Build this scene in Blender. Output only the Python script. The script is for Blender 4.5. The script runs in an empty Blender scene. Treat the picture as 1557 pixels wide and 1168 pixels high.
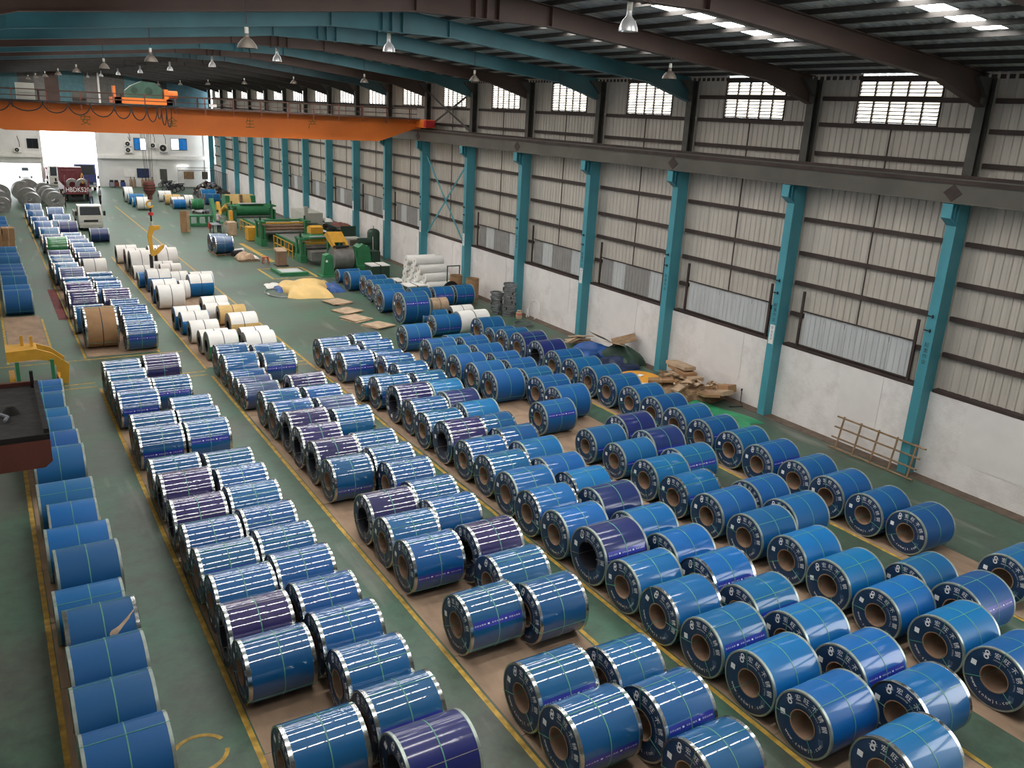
import bpy, math, random
from mathutils import Vector, Matrix
random.seed(7)
R = math.radians
SC = bpy.context.scene
COL = SC.collection

# ---------------------------------------------------------------- camera
CAMH = 10.325
cam_d = bpy.data.cameras.new('camera'); cam = bpy.data.objects.new('camera', cam_d); COL.objects.link(cam)
_r = Vector((0.853542, -0.518714, 0.049010)); _u = Vector((0.117355, 0.283046, 0.951900)); _f = Vector((0.507636, 0.806734, -0.302465))
_m = Matrix((( _r.x, _u.x, -_f.x, 0), (_r.y, _u.y, -_f.y, 0), (_r.z, _u.z, -_f.z, CAMH), (0, 0, 0, 1)))
cam.matrix_world = _m
cam_d.sensor_fit = 'HORIZONTAL'; cam_d.sensor_width = 36.0; cam_d.lens = 29.68472
cam_d.clip_start = 0.1; cam_d.clip_end = 400
SC.camera = cam

# ---------------------------------------------------------------- world, light, exposure
SKY_STRENGTH = 5.0        # bright overcast sky outside
SKYLIGHT = 16.0           # sunlit translucent roof strips
w = bpy.data.worlds.new('overcast_sky'); SC.world = w; w.use_nodes = True
_nt = w.node_tree; _bg = _nt.nodes['Background']
_bg.inputs[0].default_value = (0.93, 0.96, 1.0, 1); _bg.inputs[1].default_value = SKY_STRENGTH
SC.view_settings.view_transform = 'Standard'; SC.view_settings.look = 'None'
SC.view_settings.exposure = 0.8; SC.view_settings.gamma = 1.0
SC.view_settings.use_curve_mapping = False
try:
    SC.cycles.use_denoising = True
    SC.cycles.max_bounces = 8; SC.cycles.diffuse_bounces = 5; SC.cycles.glossy_bounces = 3
    SC.cycles.sample_clamp_indirect = 6.0
except Exception:
    pass

# ---------------------------------------------------------------- materials
MATS = {}
def nodes_of(name):
    m = bpy.data.materials.new(name); m.use_nodes = True
    nt = m.node_tree; b = nt.nodes['Principled BSDF']
    return m, nt, b
def setin(b, **k):
    al = {'rough': 'Roughness', 'metal': 'Metallic', 'coat': 'Coat Weight', 'coatr': 'Coat Roughness', 'spec': 'Specular IOR Level'}
    for a, v in k.items():
        b.inputs[al[a]].default_value = v
def mat(name, col, rough=.6, metal=0., var=.25, scale=3., bump=0., bscale=20., coat=0., coatr=.05, spec=.5, stretch=(1, 1, 1), dirt=None, detail=4):
    """procedural material: base colour varied by noise, optional bump and dirt colour"""
    if name in MATS: return MATS[name]
    m, nt, b = nodes_of(name)
    L = nt.links.new; N = nt.nodes.new
    tc = N('ShaderNodeTexCoord'); mp = N('ShaderNodeMapping'); mp.inputs['Scale'].default_value = stretch
    oi = N('ShaderNodeObjectInfo'); cmb = N('ShaderNodeCombineXYZ')
    mul = N('ShaderNodeMath'); mul.operation = 'MULTIPLY'; mul.inputs[1].default_value = 37.0
    L(oi.outputs['Random'], mul.inputs[0]); L(mul.outputs[0], cmb.inputs[0]); L(mul.outputs[0], cmb.inputs[1])
    L(tc.outputs['Object'], mp.inputs['Vector']); L(cmb.outputs[0], mp.inputs['Location'])
    nz = N('ShaderNodeTexNoise'); nz.inputs['Scale'].default_value = scale; nz.inputs['Detail'].default_value = detail
    L(mp.outputs[0], nz.inputs['Vector'])
    rp = N('ShaderNodeValToRGB')
    c = Vector(col); d = Vector(dirt) if dirt else c * (1 - var)
    rp.color_ramp.elements[0].position = .3; rp.color_ramp.elements[1].position = .7
    rp.color_ramp.elements[0].color = (*d, 1); rp.color_ramp.elements[1].color = (*(c * (1 + var * .35)), 1)
    L(nz.outputs['Fac'], rp.inputs[0]); L(rp.outputs[0], b.inputs['Base Color'])
    setin(b, rough=rough, metal=metal, coat=coat, coatr=coatr, spec=spec)
    if bump:
        n2 = N('ShaderNodeTexNoise'); n2.inputs['Scale'].default_value = bscale; n2.inputs['Detail'].default_value = 3
        L(mp.outputs[0], n2.inputs['Vector'])
        bp = N('ShaderNodeBump'); bp.inputs['Strength'].default_value = bump; bp.inputs['Distance'].default_value = .02
        L(n2.outputs['Fac'], bp.inputs['Height']); L(bp.outputs[0], b.inputs['Normal'])
        if coat: L(bp.outputs[0], b.inputs['Coat Normal'])
    MATS[name] = m; return m
def emis(name, col, s):
    m, nt, b = nodes_of(name)
    b.inputs['Base Color'].default_value = (*col, 1)
    b.inputs['Emission Color'].default_value = (*col, 1); b.inputs['Emission Strength'].default_value = s
    MATS[name] = m; return m

M = MATS
def film(name, col, rough, coat, wrinkle, cr=.04):
    """stretch film: coloured sheet below a clear coat whose normal is wrinkled"""
    m, nt, b = nodes_of(name); L = nt.links.new; N = nt.nodes.new
    tc = N('ShaderNodeTexCoord'); oi = N('ShaderNodeObjectInfo')
    cmb = N('ShaderNodeCombineXYZ'); mul = N('ShaderNodeMath'); mul.operation = 'MULTIPLY'; mul.inputs[1].default_value = 53.0
    L(oi.outputs['Random'], mul.inputs[0]); L(mul.outputs[0], cmb.inputs[0]); L(mul.outputs[0], cmb.inputs[2])
    mp = N('ShaderNodeMapping'); L(tc.outputs['Object'], mp.inputs['Vector']); L(cmb.outputs[0], mp.inputs['Location'])
    mp.inputs['Scale'].default_value = (1.2, .8, .8)
    hs = N('ShaderNodeHueSaturation'); hs.inputs['Color'].default_value = (*col, 1)
    mr = N('ShaderNodeMapRange'); mr.inputs['To Min'].default_value = .85; mr.inputs['To Max'].default_value = 1.15
    L(oi.outputs['Random'], mr.inputs['Value']); L(mr.outputs[0], hs.inputs['Value'])
    mh = N('ShaderNodeMapRange'); mh.inputs['To Min'].default_value = .489; mh.inputs['To Max'].default_value = .508
    ml = N('ShaderNodeMath'); ml.operation = 'MULTIPLY'; ml.inputs[1].default_value = 7.31
    fr = N('ShaderNodeMath'); fr.operation = 'FRACT'
    L(oi.outputs['Random'], ml.inputs[0]); L(ml.outputs[0], fr.inputs[0]); L(fr.outputs[0], mh.inputs['Value']); L(mh.outputs[0], hs.inputs['Hue'])
    L(hs.outputs[0], b.inputs['Base Color'])
    nz = N('ShaderNodeTexNoise'); nz.inputs['Scale'].default_value = 4.5; nz.inputs['Detail'].default_value = 2.5; nz.inputs['Distortion'].default_value = .6
    L(mp.outputs[0], nz.inputs['Vector'])
    # wrinkle amount differs from coil to coil and over the coil
    n3 = N('ShaderNodeTexNoise'); n3.inputs['Scale'].default_value = 1.3; L(mp.outputs[0], n3.inputs['Vector'])
    rm = N('ShaderNodeMapRange'); rm.inputs['From Min'].default_value = .38; rm.inputs['From Max'].default_value = .7; L(n3.outputs['Fac'], rm.inputs['Value'])
    pr = N('ShaderNodeMath'); pr.operation = 'MULTIPLY'; L(rm.outputs[0], pr.inputs[0])
    ra = N('ShaderNodeMapRange'); ra.inputs['To Min'].default_value = .12; ra.inputs['To Max'].default_value = 1.0; L(fr.outputs[0], ra.inputs['Value']); L(ra.outputs[0], pr.inputs[1])
    ps = N('ShaderNodeMath'); ps.operation = 'MULTIPLY'; ps.inputs[1].default_value = wrinkle; L(pr.outputs[0], ps.inputs[0])
    bp = N('ShaderNodeBump'); bp.inputs['Distance'].default_value = .05
    L(ps.outputs[0], bp.inputs['Strength']); L(nz.outputs['Fac'], bp.inputs['Height'])
    L(bp.outputs[0], b.inputs['Coat Normal']); 
    setin(b, rough=rough, coat=coat, coatr=cr, spec=.3); b.inputs['Coat IOR'].default_value = 1.65
    MATS[name] = m; return m
film('film_g', (.002, .082, .245), .4, 1., .09, .012)
film('film_p', (.016, .012, .095), .4, 1., .13, .012)
film('film_n', (.035, .06, .155), .45, .7, .15, .1)
film('film_q', (.008, .018, .125), .45, .6, .08, .12)
film('film_s', (.003, .115, .335), .42, .45, .05, .08)
film('film_m', (.006, .092, .265), .5, .12, .1, .3)
film('film_b', (.002, .12, .345), .5, .12, .1, .3)
film('film_a', (.008, .092, .265), .55, .05, .1, .4)
film('film_e', (.02, .2, .07), .4, 1., .3, .06)
mat('paper_white', (.78, .77, .74), .75, var=.06, bump=.1, bscale=4)
mat('cardboard', (.36, .21, .105), .85, var=.2, scale=2, bump=.1)
mat('cardboard_pale', (.50, .36, .24), .85, var=.25, scale=3, bump=.1)
mat('kraft_gold', (.62, .42, .16), .7, var=.15)
mat('end_navy', (.006, .035, .10), .5, var=.2, coat=.3, coatr=.2)
mat('end_grey', (.20, .19, .18), .5, metal=.3, var=.3, scale=6)
mat('core_brown', (.30, .19, .125), .85, var=.25)
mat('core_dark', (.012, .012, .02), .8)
mat('rim_bright', (.55, .58, .57), .2, metal=1., var=.15, scale=6)
mat('rim_dull', (.38, .44, .40), .38, metal=.6, var=.3, bump=.2, bscale=10)
mat('strap_green', (.10, .32, .24), .45, var=.2)
mat('strap_dark', (.02, .03, .05), .5)
mat('ink_white', (.86, .88, .9), .6, var=.03)
mat('band_purple', (.02, .03, .33), .35, coat=.6, var=.1)
mat('steel_grey', (.34, .33, .32), .42, metal=.7, var=.25)
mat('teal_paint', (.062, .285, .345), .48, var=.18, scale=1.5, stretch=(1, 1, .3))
mat('teal_dark', (.035, .10, .125), .55, var=.3, scale=1.5)
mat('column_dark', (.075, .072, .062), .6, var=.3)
mat('brown_paint', (.06, .030, .021), .55, var=.25, scale=1.)
mat('girder_grey', (.105, .098, .08), .55, var=.3, scale=.7)
mat('girt_rust', (.05, .032, .027), .7, var=.4, scale=2)
mat('purlin_dark', (.028, .025, .022), .65, var=.3)
mat('roof_sheet', (.42, .43, .395), .55, var=.2, scale=.5)
mat('cladding', (.50, .465, .41), .5, var=.16, scale=1.3, stretch=(1, 3, .25), bump=.05)
mat('shutter_grey', (.50, .52, .52), .5, var=.12, scale=2, stretch=(1, 2, .4))
mat('plaster', (.74, .71, .69), .8, var=.06, scale=1.5)
mat('crane_orange', (.86, .21, .03), .5, var=.22, scale=.35)
mat('rust_red', (.16, .045, .03), .75, var=.5, scale=4, bump=.2)
mat('dirt_black', (.025, .022, .02), .9, var=.4, scale=5, bump=.3)
mat('machine_green', (.028, .19, .075), .5, var=.25, scale=2)
mat('machine_dark', (.02, .055, .035), .55, var=.3)
mat('machine_yellow', (.62, .33, .03), .5, var=.15)
mat('yellow_paint', (.52, .32, .05), .65, var=.5, scale=5, detail=7)
mat('black_rubber', (.012, .012, .013), .7)
mat('cable_black', (.015, .014, .014), .6)
mat('white_paint', (.78, .76, .72), .5, var=.08)
mat('glass_dark', (.012, .016, .02), .35, var=.1, spec=.2)
mat('teal_beam', (.028, .135, .165), .5, var=.25, scale=.8)
mat('panel_teal', (.05, .13, .15), .6, var=.2)
mat('panel_grey', (.13, .12, .11), .6, var=.2)
mat('galvanised', (.36, .37, .38), .38, metal=.8, var=.25, scale=5)
mat('red_plastic', (.55, .03, .03), .45)
mat('wood_old', (.28, .18, .10), .85, var=.35, scale=5)
mat('grey_box', (.42, .42, .37), .55, var=.1)
mat('tarp_yellow', (.72, .50, .19), .7, var=.15, scale=1.5, bump=.4, bscale=5)
mat('tarp_blue', (.018, .085, .30), .5, var=.35, scale=2, bump=.5, bscale=4)
mat('tarp_green', (.03, .30, .13), .55, var=.3, scale=1.5, bump=.3, bscale=5)
mat('tarp_navy', (.015, .03, .09), .5, var=.4, bump=.4, bscale=5)
mat('foam_yellow', (.80, .37, .04), .7, var=.1)
mat('orange_cloth', (.62, .10, .02), .8)
mat('alu_white', (.62, .63, .64), .3, metal=.5, var=.08)
mat('lamp_dull', (.13, .11, .09), .5, metal=.3, var=.15)
mat('skin', (.42, .25, .17), .6, var=.08)
mat('hair_black', (.012, .010, .010), .6)
mat('cloth_dark', (.02, .022, .03), .85)
mat('cloth_grey', (.24, .25, .28), .85)
mat('cloth_pale', (.52, .46, .44), .85)
mat('cloth_denim', (.045, .07, .13), .85)
mat('truck_red', (.16, .03, .035), .5, var=.3)
mat('truck_blue', (.03, .05, .20), .4, coat=.4)
mat('truck_white', (.66, .64, .58), .4, coat=.4, var=.08)
emis('skylight_glow', (1.0, .97, .93), SKYLIGHT)
emis('window_glow', (1.0, .97, .94), 4.0)  # for the unseen left panes, added as fill light
emis('tube_glow', (1, 1, 1), 6.)
def floor_material():
    m, nt, b = nodes_of('floor_green'); L = nt.links.new; N = nt.nodes.new
    tc = N('ShaderNodeTexCoord')
    n1 = N('ShaderNodeTexNoise'); n1.inputs['Scale'].default_value = .35; n1.inputs['Detail'].default_value = 6
    n2 = N('ShaderNodeTexNoise'); n2.inputs['Scale'].default_value = 2.2; n2.inputs['Detail'].default_value = 8; n2.inputs['Roughness'].default_value = .7
    mp = N('ShaderNodeMapping'); mp.inputs['Scale'].default_value = (1.6, .25, 1)
    n3 = N('ShaderNodeTexNoise'); n3.inputs['Scale'].default_value = .8; n3.inputs['Detail'].default_value = 6
    L(tc.outputs['Object'], n1.inputs['Vector']); L(tc.outputs['Object'], n2.inputs['Vector']); L(tc.outputs['Object'], mp.inputs['Vector']); L(mp.outputs[0], n3.inputs['Vector'])
    r1 = N('ShaderNodeValToRGB'); r1.color_ramp.elements[0].position = .36; r1.color_ramp.elements[1].position = .66
    r1.color_ramp.elements[0].color = (.085, .108, .082, 1); r1.color_ramp.elements[1].color = (.058, .15, .095, 1)
    L(n1.outputs['Fac'], r1.inputs[0])
    r2 = N('ShaderNodeValToRGB'); r2.color_ramp.elements[0].position = .32; r2.color_ramp.elements[1].position = .62
    r2.color_ramp.elements[0].color = (.42, .40, .38, 1); r2.color_ramp.elements[1].color = (1, 1, 1, 1)
    L(n2.outputs['Fac'], r2.inputs[0])
    mx = N('ShaderNodeMix'); mx.data_type = 'RGBA'; mx.blend_type = 'MULTIPLY'; mx.inputs[0].default_value = .75
    L(r1.outputs[0], mx.inputs[6]); L(r2.outputs[0], mx.inputs[7])
    r3 = N('ShaderNodeValToRGB'); r3.color_ramp.elements[0].position = .60; r3.color_ramp.elements[1].position = .76
    r3.color_ramp.elements[0].color = (0, 0, 0, 1); r3.color_ramp.elements[1].color = (.55, .55, .55, 1)
    L(n3.outputs['Fac'], r3.inputs[0])
    m2 = N('ShaderNodeMix'); m2.data_type = 'RGBA'; m2.inputs[7].default_value = (.30, .30, .26, 1)
    L(r3.outputs[0], m2.inputs[0]); L(mx.outputs[2], m2.inputs[6])
    L(m2.outputs[2], b.inputs['Base Color'])
    rr = N('ShaderNodeMapRange'); rr.inputs['To Min'].default_value = .32; rr.inputs['To Max'].default_value = .62
    L(n2.outputs['Fac'], rr.inputs['Value']); L(rr.outputs[0], b.inputs['Roughness'])
    MATS['floor_green'] = m
floor_material()
def brick_material():
    m, nt, b = nodes_of('brick_white'); L = nt.links.new; N = nt.nodes.new
    tc = N('ShaderNodeTexCoord'); sp = N('ShaderNodeSeparateXYZ'); cb = N('ShaderNodeCombineXYZ')
    L(tc.outputs['Object'], sp.inputs[0]); L(sp.outputs[1], cb.inputs[0]); L(sp.outputs[2], cb.inputs[1])
    br = N('ShaderNodeTexBrick'); br.inputs['Scale'].default_value = 4.0; br.inputs['Mortar Size'].default_value = .02
    br.inputs['Color1'].default_value = (1, 1, 1, 1); br.inputs['Color2'].default_value = (.93, .92, .9, 1); br.inputs['Mortar'].default_value = (.72, .70, .68, 1)
    L(cb.outputs[0], br.inputs['Vector'])
    n1 = N('ShaderNodeTexNoise'); n1.inputs['Scale'].default_value = 1.1; n1.inputs['Detail'].default_value = 7; n1.inputs['Roughness'].default_value = .65
    L(tc.outputs['Object'], n1.inputs['Vector'])
    r1 = N('ShaderNodeValToRGB'); r1.color_ramp.elements[0].position = .3; r1.color_ramp.elements[1].position = .55
    r1.color_ramp.elements[0].color = (.64, .60, .58, 1); r1.color_ramp.elements[1].color = (.80, .77, .755, 1)
    L(n1.outputs['Fac'], r1.inputs[0])
    mx = N('ShaderNodeMix'); mx.data_type = 'RGBA'; mx.blend_type = 'MULTIPLY'; mx.inputs[0].default_value = .5
    L(r1.outputs[0], mx.inputs[6]); L(br.outputs[0], mx.inputs[7]); L(mx.outputs[2], b.inputs['Base Color'])
    bp = N('ShaderNodeBump'); bp.inputs['Strength'].default_value = .35; bp.inputs['Distance'].default_value = .02
    L(br.outputs[0], bp.inputs['Height']); L(bp.outputs[0], b.inputs['Normal']); setin(b, rough=.85)
    MATS['brick_white'] = m
brick_material()
def pane_material():
    m, nt, b = nodes_of('frosted_pane'); L = nt.links.new; N = nt.nodes.new
    out = nt.nodes['Material Output']; tr = N('ShaderNodeBsdfTransparent'); tl = N('ShaderNodeBsdfTranslucent'); mx = N('ShaderNodeMixShader')
    tr.inputs[0].default_value = (.40, .38, .34, 1); tl.inputs[0].default_value = (.6, .56, .5, 1)
    mx.inputs[0].default_value = .35; L(tr.outputs[0], mx.inputs[1]); L(tl.outputs[0], mx.inputs[2]); L(mx.outputs[0], out.inputs['Surface'])
    MATS['frosted_pane'] = m
pane_material()

# ---------------------------------------------------------------- mesh helpers
OFF = {}
class MB:
    def __init__(s): s.v = []; s.f = []; s.sm = []
    def add(s, vs, fs, smooth=False):
        n = len(s.v); s.v += [tuple(p) for p in vs]; s.f += [tuple(i + n for i in f) for f in fs]; s.sm += [smooth] * len(fs); return s
    def box(s, x0, x1, y0, y1, z0, z1):
        return s.add([(x0,y0,z0),(x1,y0,z0),(x1,y1,z0),(x0,y1,z0),(x0,y0,z1),(x1,y0,z1),(x1,y1,z1),(x0,y1,z1)],
                     [(0,3,2,1),(4,5,6,7),(0,1,5,4),(1,2,6,5),(2,3,7,6),(3,0,4,7)])
    def cbox(s, c, d): return s.box(c[0]-d[0]/2, c[0]+d[0]/2, c[1]-d[1]/2, c[1]+d[1]/2, c[2]-d[2]/2, c[2]+d[2]/2)
    def obox(s, c, d, ax):
        """oriented box, ax: 3x3 Matrix of column axes"""
        vs = [Vector(c) + ax @ Vector((sx*d[0]/2, sy*d[1]/2, sz*d[2]/2)) for sz in (-1, 1) for (sx, sy) in ((-1,-1),(1,-1),(1,1),(-1,1))]
        return s.add(vs, [(0,3,2,1),(4,5,6,7),(0,1,5,4),(1,2,6,5),(2,3,7,6),(3,0,4,7)])
    def cyl(s, p0, p1, r0, n=12, r1=None, cap=True, smooth=True):
        p0 = Vector(p0); p1 = Vector(p1); r1 = r0 if r1 is None else r1
        d = (p1 - p0).normalized(); a = d.orthogonal().normalized(); b = d.cross(a)
        vs = []
        for P, rr in ((p0, r0), (p1, r1)):
            for i in range(n):
                t = 2 * math.pi * i / n; vs.append(P + a * (rr * math.cos(t)) + b * (rr * math.sin(t)))
        s.add(vs, [(i, (i+1) % n, n + (i+1) % n, n + i) for i in range(n)], smooth)
        if cap:
            k = len(s.v) - 2 * n; s.f += [tuple(k + i for i in reversed(range(n))), tuple(k + n + i for i in range(n))]; s.sm += [False, False]
        return s
    def tube(s, pts, r, n=6, closed=False):
        pts = [Vector(p) for p in pts]; k = len(pts); vs = []; prev = None
        for i, P in enumerate(pts):
            a = pts[(i-1) % k] if (closed or i) else P; b = pts[(i+1) % k] if (closed or i < k-1) else P
            d = (b - a).normalized()
            if prev is None: nrm = d.orthogonal().normalized()
            else:
                nrm = prev - d * prev.dot(d); nrm = nrm.normalized() if nrm.length > 1e-6 else d.orthogonal().normalized()
            prev = nrm; bn = d.cross(nrm)
            for j in range(n):
                t = 2 * math.pi * j / n; vs.append(P + nrm * (r * math.cos(t)) + bn * (r * math.sin(t)))
        fs = []
        for i in range(k if closed else k - 1):
            q = (i + 1) % k
            for j in range(n): fs.append((i*n+j, i*n+(j+1) % n, q*n+(j+1) % n, q*n+j))
        if not closed: fs += [tuple(reversed(range(n))), tuple((k-1)*n + j for j in range(n))]
        return s.add(vs, fs, True)
    def lathe(s, prof, c=(0, 0, 0), n=24, ax='z', smooth=True):
        """prof: list of (radius, height)"""
        vs = []
        for (r, h) in prof:
            for i in range(n):
                t = 2 * math.pi * i / n; x, y = r * math.cos(t), r * math.sin(t)
                p = (x, y, h) if ax == 'z' else ((h, x, y) if ax == 'x' else (x, h, y))
                vs.append((p[0]+c[0], p[1]+c[1], p[2]+c[2]))
        return s.add(vs, [(k*n+i, k*n+(i+1) % n, (k+1)*n+(i+1) % n, (k+1)*n+i) for k in range(len(prof)-1) for i in range(n)], smooth)
    def prism(s, poly, ax, a, b):
        """poly: 2-d outline; extruded along axis ax from a to b"""
        def P(q, h): return (h, q[0], q[1]) if ax == 'x' else ((q[0], h, q[1]) if ax == 'y' else (q[0], q[1], h))
        n = len(poly); vs = [P(q, a) for q in poly] + [P(q, b) for q in poly]
        return s.add(vs, [tuple(reversed(range(n))), tuple(range(n, 2*n))] + [(i, (i+1) % n, n+(i+1) % n, n+i) for i in range(n)])
    def mesh(s, name, material):
        me = bpy.data.meshes.new(name); me.from_pydata(s.v, [], s.f)
        me.polygons.foreach_set('use_smooth', s.sm)
        if any(s.sm):
            try: me.set_sharp_from_angle(angle=R(40))
            except Exception: pass
        me.materials.append(MATS[material]); me.validate(); me.update(); return me
    def build(s, name, material, parent=None, local=False):
        o = Vector((0, 0, 0))
        if parent is not None and not local: o = OFF.get(parent.name, Vector((0, 0, 0)))
        if o.length > 0: s.v = [(p[0]-o.x, p[1]-o.y, p[2]-o.z) for p in s.v]
        ob = bpy.data.objects.new(name, s.mesh(name, material)); COL.objects.link(ob)
        if parent is not None: ob.parent = parent; OFF[ob.name] = o
        return ob
def place(name, mesh, parent, loc=(0, 0, 0), rot=(0, 0, 0), scale=(1, 1, 1)):
    ob = bpy.data.objects.new(name, mesh); COL.objects.link(ob); ob.parent = parent
    ob.location = loc; ob.rotation_euler = rot; ob.scale = scale; return ob
LABELS = {}
def tag(o, label, cat, group=None):
    o['label'] = label; o['category'] = cat
    if group: o['group'] = group
    return o
def thing(name, label, cat, loc=(0, 0, 0), rz=0., group=None):
    o = bpy.data.objects.new(name, None); COL.objects.link(o); o.empty_display_size = .2
    o.location = loc; o.rotation_euler = (0, 0, rz); OFF[o.name] = Vector(loc)
    return tag(o, label, cat, group)
def struct(name, mb=None, material=None, loc=(0, 0, 0)):
    if mb is None:
        o = bpy.data.objects.new(name, None); COL.objects.link(o); o.location = loc; OFF[o.name] = Vector(loc)
    else: o = mb.build(name, material)
    o['kind'] = 'structure'; return o
def glyphs(text, size=1.0):
    """outline mesh of a text centred on the origin in the xy plane"""
    c = bpy.data.curves.new('lettering', 'FONT'); c.body = text; c.resolution_u = 2; c.size = size; c.align_x = 'CENTER'; c.align_y = 'CENTER'
    o = bpy.data.objects.new('lettering', c); COL.objects.link(o)
    me = o.evaluated_get(bpy.context.evaluated_depsgraph_get()).to_mesh()
    vs = [v.co.copy() for v in me.vertices]; fs = [tuple(p.vertices) for p in me.polygons]
    bpy.data.objects.remove(o); bpy.data.curves.remove(c); return vs, fs
ORD = 'first second third fourth fifth sixth seventh eighth ninth tenth eleventh twelfth thirteenth fourteenth fifteenth sixteenth seventeenth eighteenth nineteenth twentieth twenty-first twenty-second twenty-third'.split()
def wob(a): return random.uniform(-a, a)

# ================================================================ STRUCTURE
XR, XL, XRIDGE = 24.9, -1.9, 11.6
Y0, Y1 = -3.4, 112.0
COLY = [14.63 + 6 * k for k in range(-2, 17)]      # frame lines along the hall
BAYS = [(a, a + 6) for a in COLY[:-1]]
def roofz(x): return 13.5 - .1 * abs(x - XRIDGE)

fl = struct('floor', MB().box(XL - .3, XR + .3, Y0, Y1 + .3, -.3, 0.), 'floor_green')
def fbox(name, x0, x1, y0, y1, material='yellow_paint', z=.004):
    MB().box(x0, x1, y0, y1, 0.0005, z).build(name, material, fl)
for x in (.03, 2.78, 5.62, 6.78, 9.68, 10.8, 13.62):
    ya, yb = (5.5, 33.0) if x < 10 else ((2, 92) if x < 11 else (2, 32.5))
    fbox('painted_line', x, x + .1, ya, yb)
for x, ya, yb in ((2.72, 37.2, 86), (5.55, 37.2, 60), (6.78, 34.0, 62), (9.75, 34.0, 62), (18.93, 4, 34), (.0, 37.4, 62), (1.62, 37.4, 45)): fbox('painted_line', x, x + .09, ya, yb)
for y in (33.22, 33.72):
    for xa, xb in ((-1.5, .0), (1.7, 2.75), (5.75, 6.75), (9.8, 10.8)): fbox('painted_line', xa, xb, y, y + .08)
fbox('painted_line', -1.5, 6.5, 37.0, 37.08); fbox('painted_line', 16.2, 16.55, 57.5, 66, z=.006); fbox('painted_line', 16.6, 18.0, 62.6, 62.75)
c = []
for k in range(29):
    t = R(25 + k * 11.6); c.append((t, .36, .43))
mb = MB()
for i in range(len(c) - 1):
    a, b = c[i][0], c[i+1][0]
    q = [(1.97 + r_ * math.cos(t), 12.25 + r_ * math.sin(t)) for t, r_ in ((a, .40), (a, .475), (b, .475), (b, .40))]
    mb.prism(q, 'z', .0005, .004)
mb.build('painted_ring', 'yellow_paint', fl)
mat('red_floor', (.20, .03, .03), .7, var=.4, scale=3)
fbox('painted_patch', 2.35, 2.75, 44.5, 52, 'red_floor')
mat('kerb_brown', (.14, .10, .075), .9, var=.35, scale=3)
fbox('dirt_strip', 24.1, 24.62, Y0, 109, 'kerb_brown', z=.01)

# boards and sheets the coils lie on
mat('ground_board', (.33, .225, .15), .8, var=.3, scale=2.5, stretch=(1, .4, 1), bump=.1)
def ground(label, x0, x1, segs):
    t = thing('ground_board', label, 'floor board', (x0, segs[0][0], 0), 0, 'boards under the coil rows')
    for ya, yb in segs:
        n = max(1, round((yb - ya) / 2.44))
        for i in range(n):
            a = ya + (yb - ya) * i / n; b = ya + (yb - ya) * (i + 1) / n - .012
            MB().box(x0 + wob(.02), x1 + wob(.03), a, b, .0006, .006 + wob(.001)).build('board', 'ground_board', t)
ground('brown boards under the leftmost row of matt blue coils', .15, 1.58, [(8, 31.5)])
ground('brown boards under the second double row of glossy coils', 2.9, 5.58, [(7, 33)])
ground('brown boards under the third double row of coils', 6.92, 9.66, [(5, 33.0)])
ground('brown boards under the fourth double row of coils', 10.95, 13.6, [(3, 32.9)])
ground('brown boards under the fifth double row of coils', 14.85, 17.95, [(3, 33.6)])
ground('brown boards under the single row of coils by the wall', 19.02, 20.65, [(6, 34)])
ground('tan boards under the brown carton coil and its neighbours', 2.85, 5.55, [(37.4, 60)])
ground('tan boards in the empty bay behind the yellow frame', .12, 1.6, [(37.5, 45.8)])
ground('pale boards under the white paper coils', 6.88, 9.72, [(34.2, 60)])

# ---------------------------------------------------------------- right wall
wr = struct('wall_right')
def rib_profile(w, pitch, d, n0=None):
    """trapezoid sheet outline along one axis: list of (u, depth)"""
    pts = []; n = max(1, round(w / pitch)); p = w / n
    for i in range(n):
        u = i * p; pts += [(u, 0), (u + p*.55, 0), (u + p*.63, d), (u + p*.92, d)]
    pts.append((w, 0)); return pts
def sheet_wall(w, z0, z1, pitch=.25, d=.03):
    """corrugated sheet in the yz plane; ribs proud towards -x"""
    pr = rib_profile(w, pitch, d); vs = []; fs = []
    for (u, dd) in pr: vs += [(-dd, u, z0), (-dd, u, z1)]
    for i in range(len(pr)-1): fs.append((2*i, 2*i+1, 2*i+3, 2*i+2))
    return MB().add(vs, fs)
WTOP = 2.74
me_low = sheet_wall(1.02, 2.6, 8.9).mesh('cladding_sheet', 'cladding')
me_up = sheet_wall(1.02, 8.8, 10.62).mesh('cladding_sheet', 'cladding')
me_top = sheet_wall(1.0, 10.6, 12.25).mesh('cladding_sheet', 'cladding')
me_side = sheet_wall(1.56, 10.6, 12.25).mesh('cladding_sheet', 'cladding')
me_bay_low = sheet_wall(6.0, 2.6, 8.9).mesh('cladding_sheet', 'cladding')
me_bay_up = sheet_wall(6.0, 8.8, 10.62).mesh('cladding_sheet', 'cladding')
me_girt = MB().box(-.12, 0, .18, 5.82, -.07, .07).mesh('girt', 'girt_rust')
me_rod = MB().box(-.05, -.02, -.02, .02, 3.9, 8.4).mesh('sag_rod', 'girt_rust')
me_rod2 = MB().box(-.05, -.02, -.02, .02, 8.4, 10.55).mesh('sag_rod', 'girt_rust')
me_wall = MB().box(0, .32, 0, 6.0, 0, WTOP).mesh('brick_base', 'brick_white')
me_cap = MB().box(-.01, .3, .2, 5.8, WTOP, WTOP + .1).mesh('coping', 'girt_rust')
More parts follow.
